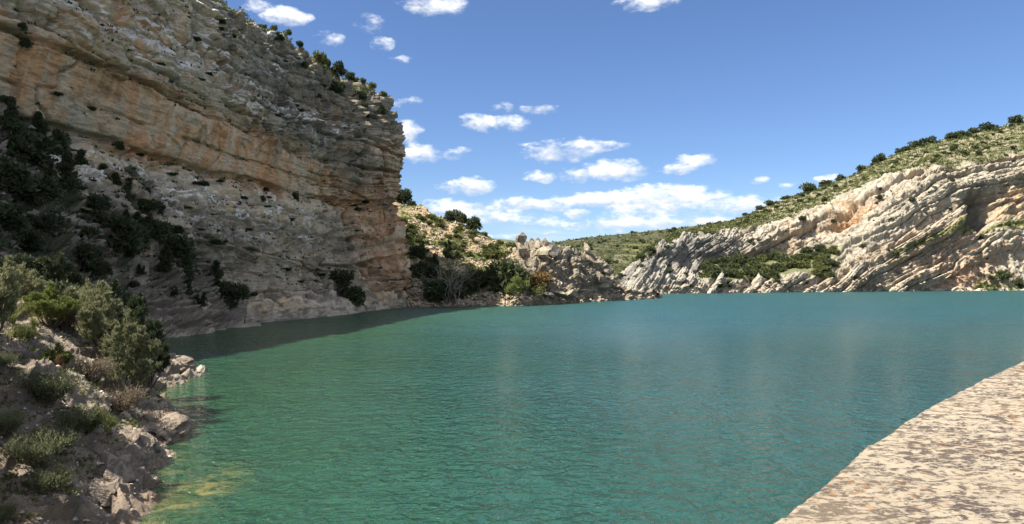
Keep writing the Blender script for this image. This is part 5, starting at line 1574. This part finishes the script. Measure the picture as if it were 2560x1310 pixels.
def grass_tuft(seed, n, h, spread):
    rs = np.random.RandomState(seed); V = []; F = []
    for i in range(n):
        a = rs.rand() * 6.283; L = h * (.5 + .6 * rs.rand()); lean = spread * (.3 + .9 * rs.rand()); r0 = rs.rand() * .1
        d = np.array([math.cos(a), math.sin(a), 0]); sd = np.array([-math.sin(a), math.cos(a), 0]) * .007 * (.7 + h)
        b = len(V)
        for t in (0, .35, .7, 1):
            c = d * (r0 + lean * L * t ** 1.7) + np.array([0, 0, L * (t - .35 * lean * t * t)])
            wv = sd * (1 - t * .9); V += [c - wv, c + wv]
        for k in range(3): F.append((b + 2 * k, b + 2 * k + 1, b + 2 * k + 3, b + 2 * k + 2))
    tone = np.random.RandomState(seed + 1).rand(len(V))
    return face_mesh('grass_tuft', np.array(V), F, M_grass, tone=tone)


gt = [grass_tuft(520, 90, 1.3, .75), grass_tuft(521, 60, .5, .7), grass_tuft(522, 26, .8, .5)]
for (u, d, k, sc, lab) in [(30, 30.5, 0, 1.0, 'tall yellow grass tuft with arching blades at the left edge'), (8, 30, 0, .9, 'tall grass tuft cut by the left edge'), (85, 31, 0, .7, 'shorter arching grass tuft right of the tall one'),
                           (20, 28.4, 1, 1.2, 'short grass below the tall tufts'), (60, 29.8, 1, 1.1, 'short grass at the start of the stony path'), (262, 24.6, 2, 1.0, 'few long dry blades above the big boulder'),
                           (275, 24, 1, .8, 'short green grass on top of the big boulder'), (392, 31.6, 1, .9, 'thin grass on the outer rocks by the water'), (245, 30, 1, .8, 'grass at the end of the pale slab')]:
    x, y, _ = ray(u, 0, d); dd = (LBANK[..., 0] - x) ** 2 + (LBANK[..., 1] - y) ** 2; i_ = np.unravel_index(np.argmin(dd), dd.shape)
    tag(obj('grass_tuft', gt[k], (x, y, LBANK[i_][2] - .03), sc, rng.rand() * 6), lab, 'grass')

# loose ground cover and stones of the near bank
nm_ = (LBANK[..., 1] > 12) & (LBANK[..., 1] < 40) & (LBANK[..., 2] > .9) & (Lu > -40) & (LBANK_N[..., 2] > .5)
o = joined_clumps('bank_herbs', Lf[scatter(nm_, 1500, 81)], None, 10, M_bush, rs, .04, .22)
tag(o, 'small herbs in the cracks of the near bank', 'plants', kind='stuff')
o = joined_clumps('dry_litter', Lf[scatter(nm_, 1300, 82)], None, 8, M_dry, rs, .03, .16)
tag(o, 'dry twigs and litter on the near bank', 'litter', kind='stuff')
o = stones('bank_gravel', Lf[scatter((LBANK[..., 1] > 12) & (LBANK[..., 1] < 55) & (LBANK[..., 2] > -.1) & (Lu > -40), 3000, 83)], .015, .09, M_slab, rs)
tag(o, 'pale gravel and small stones on the near bank', 'stones', kind='stuff')


# flat slab with a vertical broken face
def slab():
    rs = np.random.RandomState(9)
    x0, y0, z0 = ray(188, 862, 33)
    n = 40
    a = np.linspace(0, 2 * math.pi, n, endpoint=False)
    rx = 1.25 * (np.abs(np.cos(a)) ** .55) * np.sign(np.cos(a)); ry = .75 * (np.abs(np.sin(a)) ** .6) * np.sign(np.sin(a))
    rx = rx + rs.normal(size=n) * .035; ry = ry + rs.normal(size=n) * .035
    rows = []
    for (k, z) in [(1.0, -1.2), (1.0, -.7), (.98, -.3), (1.02, -.10), (1.03, -.03), (.99, 0), (.8, .01), (.5, .02), (.2, .02), (.0, .02)]:
        rows.append(np.stack([rx * k, ry * k, np.full(n, z) + rs.normal(size=n) * .008], 1))
    P_ = np.array(rows); P_ = np.concatenate([P_, P_[:, :1]], 1)
    o = grid_mesh('rock_slab', P_, M_slab, flip=True, smooth=False)
    o.location = (x0, y0, z0); o.rotation_euler = (0, R(3), R(-8))
    tag(o, 'flat pale slab with a sheer broken edge behind the near bushes', 'rock')


slab()
# dead root
rs2 = np.random.RandomState(77)
Vr, Fr, tips_ = branchy(rs2, 1.1, 3, .9, 2, .035)
x, y, _ = ray(60, 0, 19.8); dd = (LBANK[..., 0] - x) ** 2 + (LBANK[..., 1] - y) ** 2; i_ = np.unravel_index(np.argmin(dd), dd.shape)
tag(obj('dead_root', face_mesh('dead_root', Vr, Fr, M_bark, smooth=True), (x, y, LBANK[i_][2]), 1.0, .5, tilt=(.4, .9)), 'twisted dead root on the rock at the lower left', 'root')
# boulders of the near shore
def near_rock(u, v, d, s, label, rz, mi, tilt=(0, 0)):
    x, y, z = ray(u, v, d)
    o = obj('boulder', NB[mi], (x, y, z), s, rz, tilt=tilt); tag(o, label, 'boulder')


def near_boulder(seed):
    n, m = 110, 60
    th = np.linspace(0, 2 * math.pi, n)[:, None]; ph = np.linspace(0, math.pi, m)[None]
    D3 = np.stack([np.cos(th) * np.sin(ph), np.sin(th) * np.sin(ph), np.cos(ph) * np.ones_like(th)], -1)
    r = 1 + fbm(D3[..., 0], D3[..., 1], D3[..., 2], 3, seed) * .3
    f1, e, c, q = facets(D3[..., 0] * 1.6 + 5, D3[..., 1] * 1.6 + 5, D3[..., 2] * 1.6 + 5, seed)
    r = r + c * .28 + (q - .5) * .18 + fbm(D3[..., 0] * 6, D3[..., 1] * 6, D3[..., 2] * 6, 4, seed + 3) * .06
    P_ = D3 * r[..., None]; P_[-1] = P_[0]
    nA = fbm(D3[..., 0] * 3, D3[..., 1] * 3, D3[..., 2] * 3, 4, seed + 8)
    col = lerp3(np.broadcast_to(C(.26, .21, .165), P_.shape).copy(), C(.14, .12, .10), sstep(nA, -.1, .25))
    col[-1] = col[0]
    o = grid_mesh('near_boulder', P_, M_near, col, flip=True); me = o.data; bpy.data.objects.remove(o)
    return me


NB = [near_boulder(900 + i * 11) for i in range(3)]
near_rock(405, 1085, 30.0, (1.15, 1.5, .85), 'rounded pale boulder at the outer point of the near shore', .3, 0, (0, .25))
near_rock(330, 1130, 25.6, (.85, 1.5, .75), 'light grey boulder sloping into the water left of the outer point', .6, 1, (.1, .35))
near_rock(270, 1210, 21.5, (.7, 1.5, .7), 'low broad rock running down to the shallow patch', .5, 2, (.1, .5))
near_rock(445, 1048, 33.2, (.55, .4, .25), 'small dark rock beyond the outer point', .2, 1)
near_rock(440, 915, 49, (1.3, 1.1, .75), 'pale rock at the tip of the second point', .4, 0, (0, .3))

# small piece of driftwood on the water
Vd, Fd = [], []
tube(Vd, Fd, [(-.12, 0, 0), (0, .02, .015), (.14, 0, .0)], [.02, .028, .012], 6); tube(Vd, Fd, [(0, .02, .01), (-.05, .05, .14)], [.012, .004], 5)
x, y, _ = ray(2257, 0, 7 * FPX / 355)
tag(obj('floating_twig', face_mesh('floating_twig', Vd, Fd, M_bark, smooth=True), (x, y, .0), 1.0, .3), 'small dark twig floating on the lake near the parapet', 'twig')

scene.render.resolution_x = 1024; scene.render.resolution_y = 524
scene.cycles.max_bounces = 5
scene.cycles.sample_clamp_direct = 1.2
scene.cycles.diffuse_bounces = 4
